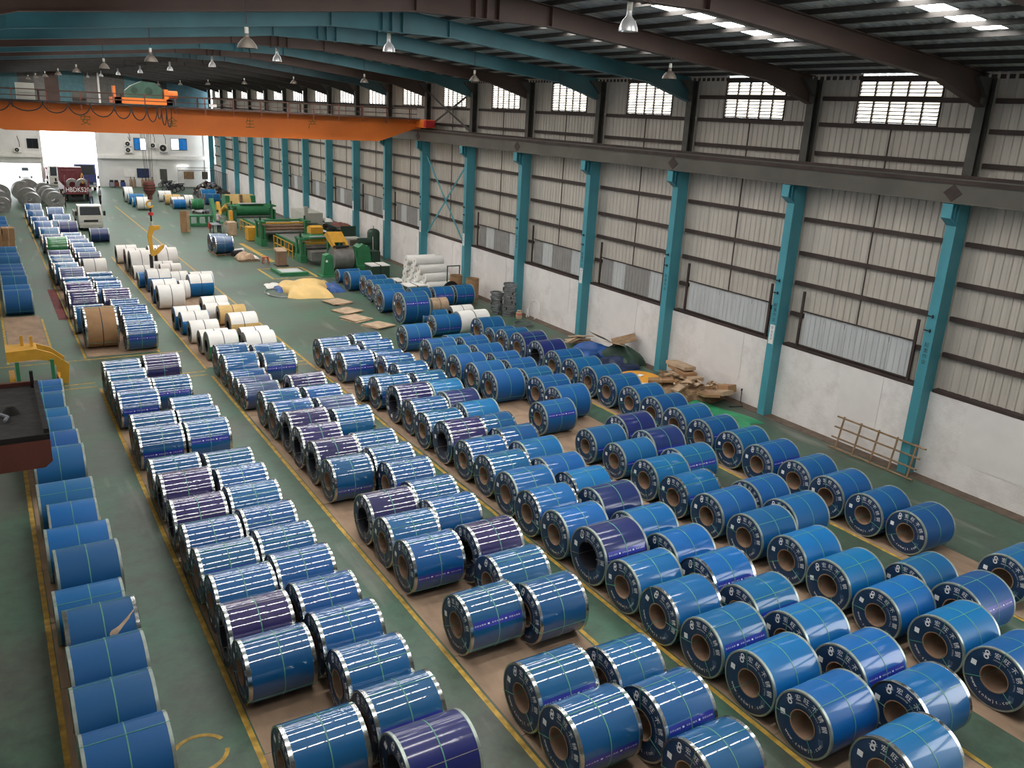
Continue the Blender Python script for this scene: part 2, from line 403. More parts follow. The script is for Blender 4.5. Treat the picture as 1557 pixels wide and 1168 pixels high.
for i, (a, b) in enumerate(BAYS):
    near = b < 60
    if near:
        for k in range(6):
            place('cladding_sheet', me_low, wr, (XR + .004 * (k % 2), a + k, 0)); place('cladding_sheet', me_up, wr, (XR + .004 * (k % 2), a + k, 0))
    else:
        place('cladding_sheet', me_bay_low, wr, (XR, a, 0)); place('cladding_sheet', me_bay_up, wr, (XR, a, 0))
    place('cladding_sheet', me_side, wr, (XR, a, 0)); place('cladding_sheet', me_side, wr, (XR, a + 4.44, 0))
    for z in (3.94, 5.07, 6.14, 7.34, 9.61, 10.56): place('girt', me_girt, wr, (XR - .03, a, z))
    if a < 26: place('girt', me_girt, wr, (XR - .03, a, 11.4))
    place('sag_rod', me_rod, wr, (XR - .09, a + 3, 0)); place('sag_rod', me_rod2, wr, (XR - .09, a + 3, 0))
    place('brick_base', me_wall, wr, (24.6, a, 0)); place('coping', me_cap, wr, (24.6, a, 0))
    # smoother plastered patch where an opening was bricked up
    pw = (2.1, 2.4, 1.6)[i % 3]; py = a + (1.7, 2.2, 1.5)[i % 3]
    if i not in (9,): MB().box(24.585, 24.61, py, py + pw, .75 + .1 * (i % 2), WTOP - .02).build('plaster_patch', 'plaster', wr)

# windows high in the right wall: louvred glass between steel mullions
me_frame = MB()
for (ya, yb, za, zb) in ((-1.5, 1.5, 10.62, 10.68), (-1.5, 1.5, 11.93, 12.0), (-1.5, -1.45, 10.62, 12.0), (1.45, 1.5, 10.62, 12.0)): me_frame.box(-.06, .04, ya, yb, za, zb)
me_frame = me_frame.mesh('window_frame', 'girt_rust')
me_mull = MB().box(-.04, .03, -.025, .025, 10.66, 11.95).mesh('mullion', 'girt_rust')
me_slat = MB().add([(-.05, -1.46, 0), (.0, -1.46, .085), (.0, 1.46, .085), (-.05, 1.46, 0), (-.046, -1.46, -.004), (.004, -1.46, .081), (.004, 1.46, .081), (-.046, 1.46, -.004)],
                   [(0,1,2,3), (7,6,5,4), (0,3,7,4), (1,5,6,2), (0,4,5,1), (3,2,6,7)]).mesh('louvre_slat', 'frosted_pane')
me_lbar = MB().box(-.06, -.035, -1.46, 1.46, -.018, .014).mesh('louvre_bar', 'girt_rust')
for i, (a, b) in enumerate(BAYS):
    wn = struct('window_%d' % (i + 1), None, None, (XR, a + 3, 0)); OFF.pop(wn.name, None)
    place('window_frame', me_frame, wn)
    for k in range(1, 5): place('mullion', me_mull, wn, (0, -1.46 + k * .584, 0))
    for k in range(11):
        place('louvre_slat', me_slat, wn, (0, 0, 10.70 + k * .113))
        if b < 62: place('louvre_bar', me_lbar, wn, (0, 0, 10.70 + k * .113))

# ---------------------------------------------------------------- columns
def ibeam(mb, p0, p1, h, wd, tf=.02, tw=.012, up=Vector((0, 0, 1)), h1=None):
    """I section from p0 to p1 (axis on the top flange); depth h along -up, flange width wd"""
    p0 = Vector(p0); p1 = Vector(p1); h1 = h if h1 is None else h1
    d = (p1 - p0).normalized(); sd = d.cross(up).normalized()
    def slab(o0, o1, w_, t_):
        vs = []
        for P, o in ((p0, o0), (p1, o1)):
            for (s_, q) in ((-1, 0), (1, 0), (1, -t_), (-1, -t_)): vs.append(P + sd * (s_ * w_ / 2) + up * (q - o))
        mb.add(vs, [(0,1,2,3), (7,6,5,4), (0,4,5,1), (1,5,6,2), (2,6,7,3), (3,7,4,0)])
    slab(0, 0, wd, tf); slab(h - tf, h1 - tf, wd, tf)
    vs = []
    for P, hh in ((p0, h), (p1, h1)):
        for (s_, q) in ((-1, -tf), (1, -tf), (1, -hh + tf), (-1, -hh + tf)): vs.append(P + sd * (s_ * tw / 2) + up * q)
    mb.add(vs, [(0,1,2,3), (7,6,5,4), (0,4,5,1), (1,5,6,2), (2,6,7,3), (3,7,4,0)])
    return mb
me_cin = MB().box(0, .025, -.16, .16, 0, 8.5).mesh('inner_flange', 'teal_paint')
me_cweb = MB().box(.025, .52, -.012, .012, 0, 8.5).box(.02, .52, -.15, -.13, 0, 8.48).mesh('web', 'teal_paint')
me_cout = MB().box(.52, .545, -.16, .16, 0, 8.5).mesh('outer_flange', 'teal_paint')
_cb = MB().prism([(-.34, 8.5), (-.34, 8.14), (.0, 7.9), (.0, 8.5)], 'y', -.03, .03).box(-.36, -.335, -.16, .16, 8.14, 8.5)
_cb.prism([(-.36, 8.14), (-.36, 8.115), (.0, 7.88), (.0, 7.905)], 'y', -.16, .16).box(-.36, .3, -.16, .16, 8.5, 8.52).box(.02, .52, -.15, .15, 8.28, 8.3).box(.02, .52, -.15, .15, 7.92, 7.94)
_cb.box(-.17, -.15, -.15, .15, 8.0, 8.5)
me_corb = _cb.mesh('corbel', 'teal_paint')
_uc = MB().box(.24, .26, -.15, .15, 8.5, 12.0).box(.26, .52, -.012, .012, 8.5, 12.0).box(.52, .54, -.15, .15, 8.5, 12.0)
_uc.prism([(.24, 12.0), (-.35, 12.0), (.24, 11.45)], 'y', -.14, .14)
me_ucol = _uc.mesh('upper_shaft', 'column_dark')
me_hook = MB().box(-.03, .0, -.2, .02, -.015, .015).box(-.05, -.02, -.2, -.17, -.05, .06).mesh('bracket', 'cable_black')
me_sign = MB().box(-.006, -.001, -.11, .11, 0, .72).mesh('sign_plate', 'white_paint')
sv, sf = glyphs('安全第一', .15)
me_num = {}
def column_text(txt, size):
    """vertical column of characters facing -x"""
    mb = MB()
    for i, ch in enumerate(txt):
        v, f = glyphs(ch, size); mb.add([(-.003, -p.x, p.y - i * size * 1.12) for p in v], f)
    return mb
me_ctxt = column_text('起重作业', .16).mesh('lettering', 'cable_black')
me_stxt = column_text('安全生产', .13).mesh('lettering', 'cable_black')
me_stxt.materials[0] = MATS['tarp_blue']
for k, y in enumerate(COLY):
    if y < 2: continue
    n = k - 2
    lab = ('teal steel column outside the near end of the right wall' if n < 0 else 'teal steel column, %s from the near end of the right wall' % ORD[n])
    if n == -1: lab = 'teal steel column at the right edge nearest the camera'
    t = thing('steel_column', lab, 'column', (24.14, y, 0), 0, 'teal columns along the right wall')
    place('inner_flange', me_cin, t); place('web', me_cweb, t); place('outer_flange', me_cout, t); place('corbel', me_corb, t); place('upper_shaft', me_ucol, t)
    if 0 <= n < 12:
        zz = 4.6 - .02 * n
        place('bracket', me_hook, t, (0, .16, zz + .55)); place('bracket', me_hook, t, (0, .16, zz + .1))
        place('lettering', me_ctxt, t, (0, 0, zz - .35))
        if n in (1, 3, 5, 6, 7, 8): s_ = place('sign_plate', me_sign, t, (0, 0, 2.78)); place('lettering', me_stxt, s_, (-.005, 0, .60))
# crane runway
t = thing('crane_runway', 'long dark grey crane runway girder on the teal column corbels', 'girder', (24.0, Y0, 8.52))
MB().box(23.84, 24.16, Y0, 111, 8.54, 8.57).build('bottom_flange', 'girder_grey', t)
MB().box(23.86, 24.14, Y0, 111, 8.57, 9.2).build('web', 'girder_grey', t)
MB().box(23.78, 24.22, Y0, 111, 9.2, 9.235).build('top_flange', 'girder_grey', t)
MB().box(23.96, 24.04, Y0, 111, 9.235, 9.33).build('rail', 'girt_rust', t)
MB().box(23.80, 23.86, Y0, 111, 9.08, 9.2).build('conductor_bar', 'girt_rust', t)
for y in COLY[0::2]:
    MB().prism([(y - .02, 8.58), (y + .27, 8.82), (y - .02, 9.07), (y - .31, 8.82)], 'x', 23.845, 23.86).build('splice_plate', 'girt_rust', t)
t = thing('crane_runway', 'crane runway girder on the left side beneath the camera', 'girder', (-1.1, Y0, 8.52))
MB().box(-1.3, -.9, Y0, 111, 9.2, 9.235).box(-1.12, -1.08, Y0, 111, 8.57, 9.2).box(-1.25, -.95, Y0, 111, 8.54, 8.57).build('girder', 'girder_grey', t)

# cross bracing between columns
def brace(label, ya, yb, za, zb, x, material):
    t = thing('cross_brace', label, 'brace', (x, ya, za), 0)
    for (q0, q1) in (((x, ya, za), (x, yb, zb)), ((x + .05, ya, zb), (x + .05, yb, za))):
        d = (Vector(q1) - Vector(q0)); mb = MB(); L_ = d.length; d.normalize()
        ax = Matrix((Vector((1, 0, 0)), d, Vector((1, 0, 0)).cross(d))).transposed()
        mb.obox((Vector(q0) + Vector(q1)) / 2, (.03, L_, .12), ax); mb.build('diagonal', material, t)
brace('teal cross brace between the sixth and seventh right wall columns', 44.83, 50.43, 2.6, 7.7, 24.4, 'teal_paint')
brace('dark cross brace above the runway beside the crane end', 44.8, 50.5, 9.35, 11.5, 24.45, 'column_dark')
brace('pale teal cross brace in the last bay by the back wall', 104.8, 110.5, 2.6, 7.7, 24.4, 'teal_paint')

# ---------------------------------------------------------------- roof
ce = struct('ceiling')
PURX = [XRIDGE + .9 + 1.05 * k for k in range(12)]
for s in (1, -1):
    for x in PURX:
        xx = XRIDGE + s * (x - XRIDGE); z = roofz(xx)
        MB().box(xx - .035, xx + .035, Y0, Y1, z - .12, z - .005).build('purlin', 'purlin_dark', ce)
def roof_piece(xa, xb, ya, yb):
    n = max(1, round((yb - ya) / .3)); vs = []; fs = []
    pr = [(u, d) for (u, d) in rib_profile(yb - ya, .3, .035)]
    for (u, d) in pr: vs += [(xa, ya + u, roofz(xa) + d), (xb, ya + u, roofz(xb) + d)]
    for i in range(len(pr)-1): fs.append((2*i, 2*i+2, 2*i+3, 2*i+1))
    return MB().add(vs, fs)
SKX = (12.3, 19.7)
ROOFM = {}
for s in (1, -1):
    xe = 25.3 if s > 0 else -2.3
    xs = (SKX[0], SKX[1]) if s > 0 else (2 * XRIDGE - SKX[0], 2 * XRIDGE - SKX[1])
    m1 = roof_piece(XRIDGE, xe, 0, 2.92).mesh('roof_sheet', 'roof_sheet'); m2 = roof_piece(XRIDGE, xe, 3.57, 6.0).mesh('roof_sheet', 'roof_sheet')
    m3 = roof_piece(XRIDGE, xs[0], 2.92, 3.57).mesh('roof_sheet', 'roof_sheet'); m4 = roof_piece(xs[1], xe, 2.92, 3.57).mesh('roof_sheet', 'roof_sheet')
    q = [(xs[0], 2.92), (xs[1], 2.92), (xs[1], 3.57), (xs[0], 3.57)]
    sk = MB().add([(a, b, roofz(a) + .012) for a, b in q] + [(a, b, roofz(a) + .03) for a, b in q], [(3,2,1,0), (4,5,6,7), (0,1,5,4), (1,2,6,5), (2,3,7,6), (3,0,4,7)]).mesh('skylight', 'skylight_glow')
    sk_dark = sk.copy(); sk_dark.materials[0] = MATS['roof_sheet']
    for y in COLY:
        for me_ in (m1, m2, m3, m4): place('roof_sheet', me_, ce, (0, y, 0))
        if y > -10: place('skylight', sk, ce, (0, y, 0))
        else: place('roof_sheet', sk_dark, ce, (0, y, 0))
    MB().box(min(XRIDGE, xe), max(XRIDGE, xe), Y0 - 1, COLY[0], 13.6, 13.7)
mbx = MB().box(-2.3, 25.3, Y0 - .5, COLY[0], 13.55, 13.65); mbx.build('roof_sheet', 'roof_sheet', ce)
BEAM = {0: 'brown_paint', 1: 'brown_paint', 2: 'teal_beam', 3: 'teal_beam', 4: 'brown_paint', 5: 'teal_beam', -1: 'brown_paint', 6: 'brown_paint', 7: 'teal_dark'}
for k, y in enumerate(COLY):
    n = k - 2
    lab = '%s steel roof beam, %s from the near end' % (('brown' if BEAM.get(n, 'purlin_dark') == 'brown_paint' else ('teal' if BEAM.get(n, '') == 'teal_beam' else 'dark')), ORD[n]) if n >= 0 else '%s roof beam spanning overhead nearer than the photograph shows' % ('brown', 'dark')[n + 2]
    mm = BEAM.get(n, 'purlin_dark')
    t = thing('roof_beam', lab, 'roof beam', (XRIDGE, y, 12.65), 0, 'roof beams across the hall')
    for s in (1, -1):
        xe = 24.3 if s > 0 else -1.2
        zt = lambda x: roofz(x) - .13
        xa, xb, xc = XRIDGE, XRIDGE + s * 2.0, xe - s * 2.2
        mb = MB()
        ibeam(mb, (xa, y, zt(xa)), (xb, y, zt(xb)), .72, .28, h1=.52)
        mb.build('ridge_haunch', mm, t)
        mb = ibeam(MB(), (xb, y, zt(xb)), (xc, y, zt(xc)), .52, .28, h1=.5); mb.build('rafter', mm, t)
        mb = ibeam(MB(), (xc, y, zt(xc)), (xe, y, zt(xe)), .5, .28, h1=.9); mb.build('eave_haunch', mm, t)
        for x in (xa + s * .02, xb, xa + s * .35):
            MB().box(x - .02, x + .02, y - .14, y + .14, zt(x) - (.71 if abs(x - xa) < 1 else .53), zt(x)).build('splice_plate', mm, t)
# eave strip, left, front and back walls
MB().box(XR - .02, XR + .02, Y0, Y1, 12.0, 12.12).build('eave_strip', 'girt_rust', wr)
wl = struct('wall_left', MB().box(XL - .1, XL, Y0, Y1, 0, 12.3), 'cladding')
me_fill_pane = MB().box(0, .03, -1.5, 1.5, 10.66, 11.95).mesh('pane', 'window_glow')
for i, (a, b) in enumerate(BAYS):
    wn = struct('window_%d' % (60 + i), None, None, (XL, a + 3, 0)); OFF.pop(wn.name, None)  # unseen left windows, assumed and added to brighten the right wall
    place('pane', me_fill_pane, wn); place('window_frame', me_frame, wn, (.05, 0, 0))
wf = struct('wall_front', MB().box(XL - .1, XR + .3, Y0 - .15, Y0, 0, 13.8), 'column_dark')  # unseen end wall, coloured dark to cut light from behind the camera
# ---------------------------------------------------------------- back wall with its two openings
wb_ = struct('wall_back')
mat('wall_white', (.70, .69, .66), .8, var=.1, scale=.6)
mb = MB()
for (xa, xb, za, zb) in ((XL, 6.2, 2.55, 7.2), (5.9, 6.2, 0, 2.55), (11.78, XR + .3, 0, 7.2), (6.2, 11.78, 6.4, 7.2)): mb.box(xa, xb, Y1, Y1 + .3, za, zb)
mb.build('masonry', 'wall_white', wb_)
for (xa, xb) in ((XL, 6.2), (11.78, 24.3)): MB().box(xa, xb, Y1 - .35, Y1, 3.25, 3.68).build('ledge', 'white_paint', wb_)
for x in (6.05, 12.1, 18.3, 24.0): MB().box(x - .15, x + .15, Y1 - .12, Y1, 0, 7.2).build('pilaster', 'wall_white', wb_)
PANS = [(-1.9, 1.9, 'teal_dark'), (1.9, 4.6, 'panel_teal'), (4.6, 6.2, 'column_dark'), (6.2, 7.2, 'panel_grey'), (7.2, 8.6, 'brown_paint'), (8.6, 11.2, 'panel_teal'), (11.2, 12.6, 'panel_grey'), (12.6, 15.4, 'column_dark'), (15.4, 17.4, 'panel_teal'), (17.4, 20.0, 'purlin_dark'), (20, 25.0, 'teal_dark')]
for xa, xb, m_ in PANS: MB().box(xa, xb, Y1, Y1 + .1, 7.2, 13.5).build('wall_panel', m_, wb_)
MB().box(12.55, 12.75, Y1 - .08, Y1, 7.2, 12.8).build('downpipe', 'white_paint', wb_)
def wall_window(n, xa, xb, za, zb, m1, m2):
    t = struct('window_%d' % n)
    MB().box(xa, xb, Y1 - .05, Y1 - .02, za, zb).build('frame', 'cable_black', t)
    xm = (xa + xb) / 2
    MB().box(xa + .06, xm - .03, Y1 - .07, Y1 - .05, za + .06, zb - .06).build('pane', m1, t)
    MB().box(xm + .03, xb - .06, Y1 - .07, Y1 - .05, za + .06, zb - .06).build('pane', m2, t)
emis('pane_lit', (.9, .95, 1), .9); mat('pane_blue', (.03, .25, .75), .15, var=.2)
wall_window(40, 4.77, 5.9, 4.2, 5.27, 'glass_dark', 'glass_dark')
wall_window(41, 15.86, 17.24, 4.24, 5.66, 'pane_blue', 'pane_lit')
wall_window(42, 20.0, 21.87, 4.34, 5.72, 'pane_lit', 'pane_blue')
def aircon(label, x, z, w_=.85, h_=.62):
    t = thing('air_conditioner', label, 'air conditioner', (x, Y1 - .3, z), 0, 'air conditioner units on the back wall')
    MB().cbox((0, 0, h_/2), (w_, .34, h_)).build('casing', 'white_paint', t, True)
    MB().cyl((-.08, -.17, h_/2), (-.08, -.19, h_/2), h_*.4, 20).build('fan_grille', 'cable_black', t, True)
    MB().cyl((-.08, -.19, h_/2), (-.08, -.21, h_/2), h_*.1, 12).build('fan_hub', 'grey_box', t, True)
    for s in (-1, 1): MB().box(s*w_*.36 - .03, s*w_*.36 + .03, -.2, .3, -.06, 0).build('bracket', 'girt_rust', t, True)
    MB().tube([(w_*.3, .1, h_), (w_*.32, .2, h_ + .6), (w_*.1, .25, h_ + 1.2)], .03).build('pipe', 'cable_black', t, True)
aircon('air conditioner left of the big doorway below a dark window', 3.8, 3.76, .75, .55)
aircon('upper air conditioner of two stacked left of the blue window', 15.2, 4.66)
aircon('lower air conditioner of two stacked left of the blue window', 15.2, 3.95)
aircon('small air conditioner between the two blue windows', 17.97, 4.55, .65, .6)
aircon('largest air conditioner left of the far right window', 19.1, 4.1, 1.0, .95)
t = tag(MB().box(15.95, 17.32, Y1 - .06, Y1 - .01, 1.05, 2.14).build('notice_board', 'tarp_navy'), 'dark blue notice board on the white back wall', 'board')
t = tag(MB().box(14.5, 15.75, Y1 - .05, Y1 - .01, 1.15, 2.08).build('white_board', 'white_paint'), 'pale blank board left of the navy notice board', 'board')
t = thing('tube_light', 'lit tube light on the back wall over the cage', 'light', (21.2, Y1 - .2, 2.6))
MB().box(20.55, 21.85, Y1 - .3, Y1 - .16, 2.55, 2.62).build('lamp_housing', 'white_paint', t); MB().cyl((20.6, Y1 - .24, 2.5), (21.8, Y1 - .24, 2.5), .07, 10).build('tube', 'tube_glow', t)
t = struct('door_1', MB().box(18.55, 19.35, Y1 - .02, Y1 - .005, 0, 2.1), 'column_dark')
# yard outside
mat('yard', (.62, .61, .58), .85, var=.08, scale=.2)
MB().box(-40, 60, Y1 + .3, 190, -.32, -.01).build('ground', 'yard')['kind'] = 'structure'
bpy.data.objects['ground']['kind'] = 'structure'

# ---------------------------------------------------------------- ceiling lamps
lv = MB().lathe([(.02, .55), (.07, .54), (.08, .40), (.10, .36), (.19, .26), (.25, .12), (.27, .0), (.255, .0), (.23, .11), (.17, .24), (.06, .34)], n=20)
me_shade_b = lv.mesh('lamp_shade', 'alu_white')
lv = MB().lathe([(.02, .5), (.08, .49), (.09, .38), (.20, .3), (.33, .14), (.38, .0), (.36, .0), (.31, .13), (.18, .28), (.06, .34)], n=20)
me_shade_d = lv.mesh('lamp_shade', 'lamp_dull')
me_bulb = MB().lathe([(.001, -.02), (.06, .02), (.08, .1), (.05, .2), (.03, .3)], n=12).mesh('bulb', 'frosted_pane')
me_gear = MB().lathe([(.001, .75), (.08, .74), (.08, .52), (.001, .51)], n=14).mesh('ballast', 'grey_box')
def lamp(label, x, y, z, dull, grp):
    t = thing('high_bay_lamp', label, 'lamp', (x, y, z), 0, grp)
    sc_ = (.58,) * 3 if dull else (.74,) * 3
    place('lamp_shade', me_shade_d if dull else me_shade_b, t, (0, 0, 0), (0, 0, 0), sc_); place('bulb', me_bulb, t, (0, 0, .02), (0, 0, 0), sc_); place('ballast', me_gear, t, (0, 0, 0), (0, 0, 0), sc_)
    MB().cyl((x, y, z + .5), (x, y, roofz(x) + .01), .012, 6).build('cord', 'cable_black', t)
for k in range(9):
    lamp('bright aluminium lamp under the ridge, %s from the camera' % ORD[k], XRIDGE, 14.7 + 12.15 * k, 12.08, False, 'lamps under the ridge')
for k in range(8):
    lamp('dull brown lamp over the left coil rows, %s from the camera' % ORD[k], 5.3, 20 + 12.1 * k, 11.45, True, 'lamps over the left rows')
    lamp('dull grey lamp nearer the right wall, %s from the camera' % ORD[k], 17.8, 20.4 + 12.0 * k, 11.6, True, 'lamps nearer the right wall')

# ---------------------------------------------------------------- bridge crane
cr = thing('bridge_crane', 'orange overhead bridge crane spanning the hall', 'crane', (11.1, 50.4, 8.45))
def girder_poly(z0, z1): return [(1.25, z0), (21.0, z0), (23.3, z0 + .78), (23.75, z0 + .82), (23.75, z1 - .02), (23.3, z1), (-1.1, z1), (-1.5, z1 - .02), (-1.5, z0 + .82), (-1.05, z0 + .78)]
g1 = MB().prism(girder_poly(8.45, 9.85), 'y', 50.0, 50.55).build('box_girder', 'crane_orange', cr)
g2 = MB().prism(girder_poly(8.45, 9.85), 'y', 52.2, 52.75).build('box_girder', 'crane_orange', cr)
MB().box(-1.5, 23.75, 49.94, 50.62, 9.85, 9.88).build('top_plate', 'brown_paint', cr); MB().box(-1.5, 23.75, 52.14, 52.82, 9.85, 9.88).build('top_plate', 'brown_paint', cr)
for x in (23.75, -1.3):
    MB().box(x - .35, x + .3, 48.6, 54.2, 9.36, 9.84).build('end_carriage', 'crane_orange', cr)
    for y in (49.0, 53.8): MB().cyl((x - .1, y, 9.53), (x + .2, y, 9.53), .2, 16).build('wheel', 'cable_black', cr)
MB().box(23.3, 23.9, 48.3, 48.6, 9.4, 9.8).build('buffer', 'red_plastic', cr)
# walkway rail on the near side
MB().box(-1.5, 23.4, 49.35, 49.95, 9.80, 9.84).build('walkway', 'brown_paint', cr)
for z in (10.12, 10.42): MB().box(-1.4, 23.2, 49.36, 49.40, z - .022, z + .022).build('handrail', 'brown_paint', cr)
for k in range(17):
    x = -1.3 + k * 1.5
    MB().box(x - .025, x + .025, 49.33, 49.39, 9.55, 10.44).build('rail_post', 'rust_red', cr)
for k in range(12):
    MB().box(2 * k - 1, 2 * k - .9, 52.85, 52.9, 9.8, 10.4).build('rail_post', 'brown_paint', cr)
MB().box(-1.4, 23.2, 52.86, 52.9, 10.37, 10.41).build('handrail', 'brown_paint', cr)
mat('lettering_olive', (.19, .13, .02), .7, var=.2)
for ch, x, z in (('安', 4.89, 9.03), ('全', 9.09, 9.1), ('生', 13.22, 9.18), ('产', 16.82, 9.25)):
    v, f = glyphs(ch, .55); MB().add([(x + p.x, 49.994, z - .02 + p.y) for p in v], f).build('lettering', 'lettering_olive', g1)
MB().box(1.92, 2.72, 49.5, 49.9, 9.9, 10.7).build('control_cabinet', 'grey_box', cr); MB().box(4.35, 5.0, 49.6, 49.9, 9.9, 10.4).build('control_cabinet', 'column_dark', cr)
MB().box(10.9, 11.3, 49.30, 49.33, 9.98, 10.12).build('name_plate', 'white_paint', cr)
# festoon cable loops
pts = [(-.2, 9.5), (1.0, 9.4), (2.3, 9.45), (3.6, 9.4), (4.6, 9.35), (5.6, 9.3), (6.6, 9.25), (7.4, 9.2), (8.0, 9.15), (8.35, 9.3), (8.6, 9.0), (8.85, 8.9)]
xs = [-1.2, .4, 1.6, 3.0, 4.1, 5.1, 6.2, 7.0, 7.75, 8.25, 8.45, 8.7, 8.95]
fe = thing('festoon_cable', 'black festoon cable looped along the orange crane girder', 'cable', (3, 49.3, 9.8))
MB().box(-1.4, 9.3, 49.27, 49.31, 9.86, 9.92).build('cable_track', 'cable_black', fe)
for i in range(12):
    xa, xb = xs[i], xs[i+1]; dz = 9.86 - (pts[i][1] - .05)
    MB().tube([(xa + (xb - xa) * (.5 - .5 * math.cos(math.pi * j / 10)) , 49.28, 9.86 - dz * math.sin(math.pi * j / 10)) for j in range(11)], .028, 5).build('cable_loop', 'cable_black', fe)
# trolley
mat('gear_green', (.04, .10, .07), .5, var=.25)
tr = thing('hoist_trolley', 'hoist trolley with green gearbox on top of the orange crane', 'hoist', (7.7, 51.3, 9.9), 0)
MB().box(6.4, 9.2, 50.1, 50.35, 9.95, 10.25).box(6.4, 9.2, 52.3, 52.55, 9.95, 10.25).box(6.4, 6.7, 50.1, 52.5, 9.95, 10.25).box(8.9, 9.2, 50.1, 52.5, 9.95, 10.25).build('frame', 'crane_orange', tr)
gb = MB().prism([(6.95, 10.25), (8.75, 10.25), (8.8, 10.75), (8.45, 11.05), (7.8, 11.1), (7.25, 10.85), (6.95, 10.6)], 'y', 50.5, 51.0).build('gearbox', 'gear_green', tr)
for x, r_ in ((7.4, .17), (8.1, .2)): MB().cyl((x, 50.48, 10.62), (x, 50.5, 10.62), r_, 16).build('bearing_cover', 'machine_dark', gb)
MB().cyl((7.6, 51.05, 10.55), (7.6, 52.2, 10.55), .3, 20).build('rope_drum', 'machine_dark', tr)
MB().cyl((8.9, 50.9, 10.5), (9.6, 50.9, 10.5), .2, 14).build('motor', 'crane_orange', tr)
MB().box(8.85, 9.05, 50.3, 50.8, 10.25, 10.75).box(6.35, 6.45, 50.2, 50.8, 10.25, 10.8).build('limit_box', 'crane_orange', tr)
for x in (6.7, 8.9):
    for y in (50.22, 52.42): MB().cyl((x, y - .06, 9.98), (x, y + .06, 9.98), .13, 14).build('wheel', 'cable_black', tr)
# hook block on its ropes
hb = thing('hook_block', 'dark red crane hook block hanging on steel ropes', 'hook block', (7.76, 50.6, 4.4))
for dx, dy in ((-.16, -.1), (-.08, .12), (.08, -.12), (.16, .1), (.0, .15), (.22, .0)):
    MB().cyl((7.76 + dx * 1.6, 50.9 + dy, 10.2), (7.77 + dx, 50.6 + dy, 5.85), .011, 5).build('rope', 'cable_black', hb)
MB().lathe([(.02, 5.95), (.24, 5.93), (.30, 5.8), (.31, 5.55), (.24, 5.32), (.13, 5.2), (.13, 4.98), (.02, 4.95)], (7.77, 50.6, 0), 18).build('sheave_housing', 'rust_red', hb)
for z in (5.45, 5.6, 5.75): MB().lathe([(.318, z - .02), (.318, z + .02)], (7.77, 50.6, 0), 18).build('guard_band', 'dirt_black', hb)
hk = [(7.74 + .17 * math.cos(t), 50.6, 4.72 + .17 * math.sin(t)) for t in [R(80 + 26 * k) for k in range(11)]]
MB().tube([(7.76, 50.6, 5.0)] + hk, .055, 8).build('hook', 'machine_yellow', hb)
ch_ = thing('coil_lifting_hook', 'yellow C-shaped coil lifting hook hanging from the crane', 'lifting hook', (7.7, 50.6, 1.8))
MB().tube([(7.76, 50.6, 4.55), (7.74, 50.6, 4.3), (7.74, 50.6, 3.62)], .05, 8).build('chain_link', 'dirt_black', ch_)
MB().lathe([(.02, 4.3), (.13, 4.28), (.14, 4.12), (.02, 4.1)], (7.75, 50.6, 0), 12).build('swivel', 'red_plastic', ch_)
MB().lathe([(.02, 3.8), (.08, 3.78), (.08, 3.5), (.02, 3.48)], (7.74, 50.6, 0), 12).build('shackle', 'grey_box', ch_)
cp = [(7.62, 3.55), (8.15, 3.55), (8.2, 3.42), (8.05, 3.32), (7.86, 3.3), (7.7, 3.0), (7.72, 2.22), (7.86, 2.2), (8.15, 2.45), (8.32, 2.5), (8.28, 2.32), (8.0, 2.02), (7.72, 1.86), (7.58, 1.9), (7.48, 2.95)]
MB().prism(cp, 'y', 50.5, 50.7).build('hook_body', 'machine_yellow', ch_)
MB().box(7.5, 7.66, 50.52, 50.68, 1.2, 1.95).build('guide_leg', 'dirt_black', ch_)

# ================================================================ COILS
NS = 48
def ringpts(r, x, n=NS): return [(x, r * math.cos(2*math.pi*i/n), r * math.sin(2*math.pi*i/n)) for i in range(n)]
def revolve(prof, n=NS, a0=0., a1=360., smooth=True):
    """prof: (x, radius) profile turned about the x axis between two angles (0 = +y, 90 = up)"""
    full = abs(a1 - a0) >= 359.9; k = n if full else max(2, int(n * abs(a1 - a0) / 360)) ; m = k if full else k + 1
    vs = []
    for (x, r_) in prof:
        for i in range(m):
            t = R(a0 + (a1 - a0) * i / k); vs.append((x, r_ * math.cos(t), r_ * math.sin(t)))
    fs = []
    for j in range(len(prof)-1):
        for i in range(k):
            q = (i + 1) % m; fs.append((j*m+i, (j+1)*m+i, (j+1)*m+q, j*m+q))
    return MB().add(vs, fs, smooth)
BORE = .42
def wrap_mesh(material): return revolve([(.0, .985), (.008, .997), (.03, 1.0), (.5, 1.0), (.97, 1.0), (.992, .997), (1., .985)]).mesh('wrapping', material)
WRAP = {k: wrap_mesh('film_' + k) for k in 'gpnqsmbae'}
WRAP['w'] = wrap_mesh('paper_white'); WRAP['c'] = wrap_mesh('cardboard'); WRAP['y2'] = wrap_mesh('kraft_gold'); WRAP['y'] = wrap_mesh('cardboard_pale')
def end_mesh(material, b=BORE): return revolve([(.0, b), (-.004, b + .02), (-.004, .97), (0, .985)]).mesh('end_cover', material)
END_N = end_mesh('end_navy'); END_P = end_mesh('end_navy', .5); END_G = end_mesh('end_grey')
CORE = revolve([(-.012, BORE + .03), (-.014, BORE), (.0, BORE - .012), (.5, BORE - .012), (1.0, BORE - .012), (1.014, BORE), (1.012, BORE + .03)], 32).mesh('core_tube', 'core_brown')
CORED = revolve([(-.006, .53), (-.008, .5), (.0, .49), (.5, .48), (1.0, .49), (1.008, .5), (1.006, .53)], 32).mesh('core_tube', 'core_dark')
CORED2 = revolve([(-.006, BORE + .02), (0, BORE - .01), (.5, BORE - .01), (1.0, BORE - .01), (1.006, BORE + .02)], 32).mesh('core_tube', 'core_dark')
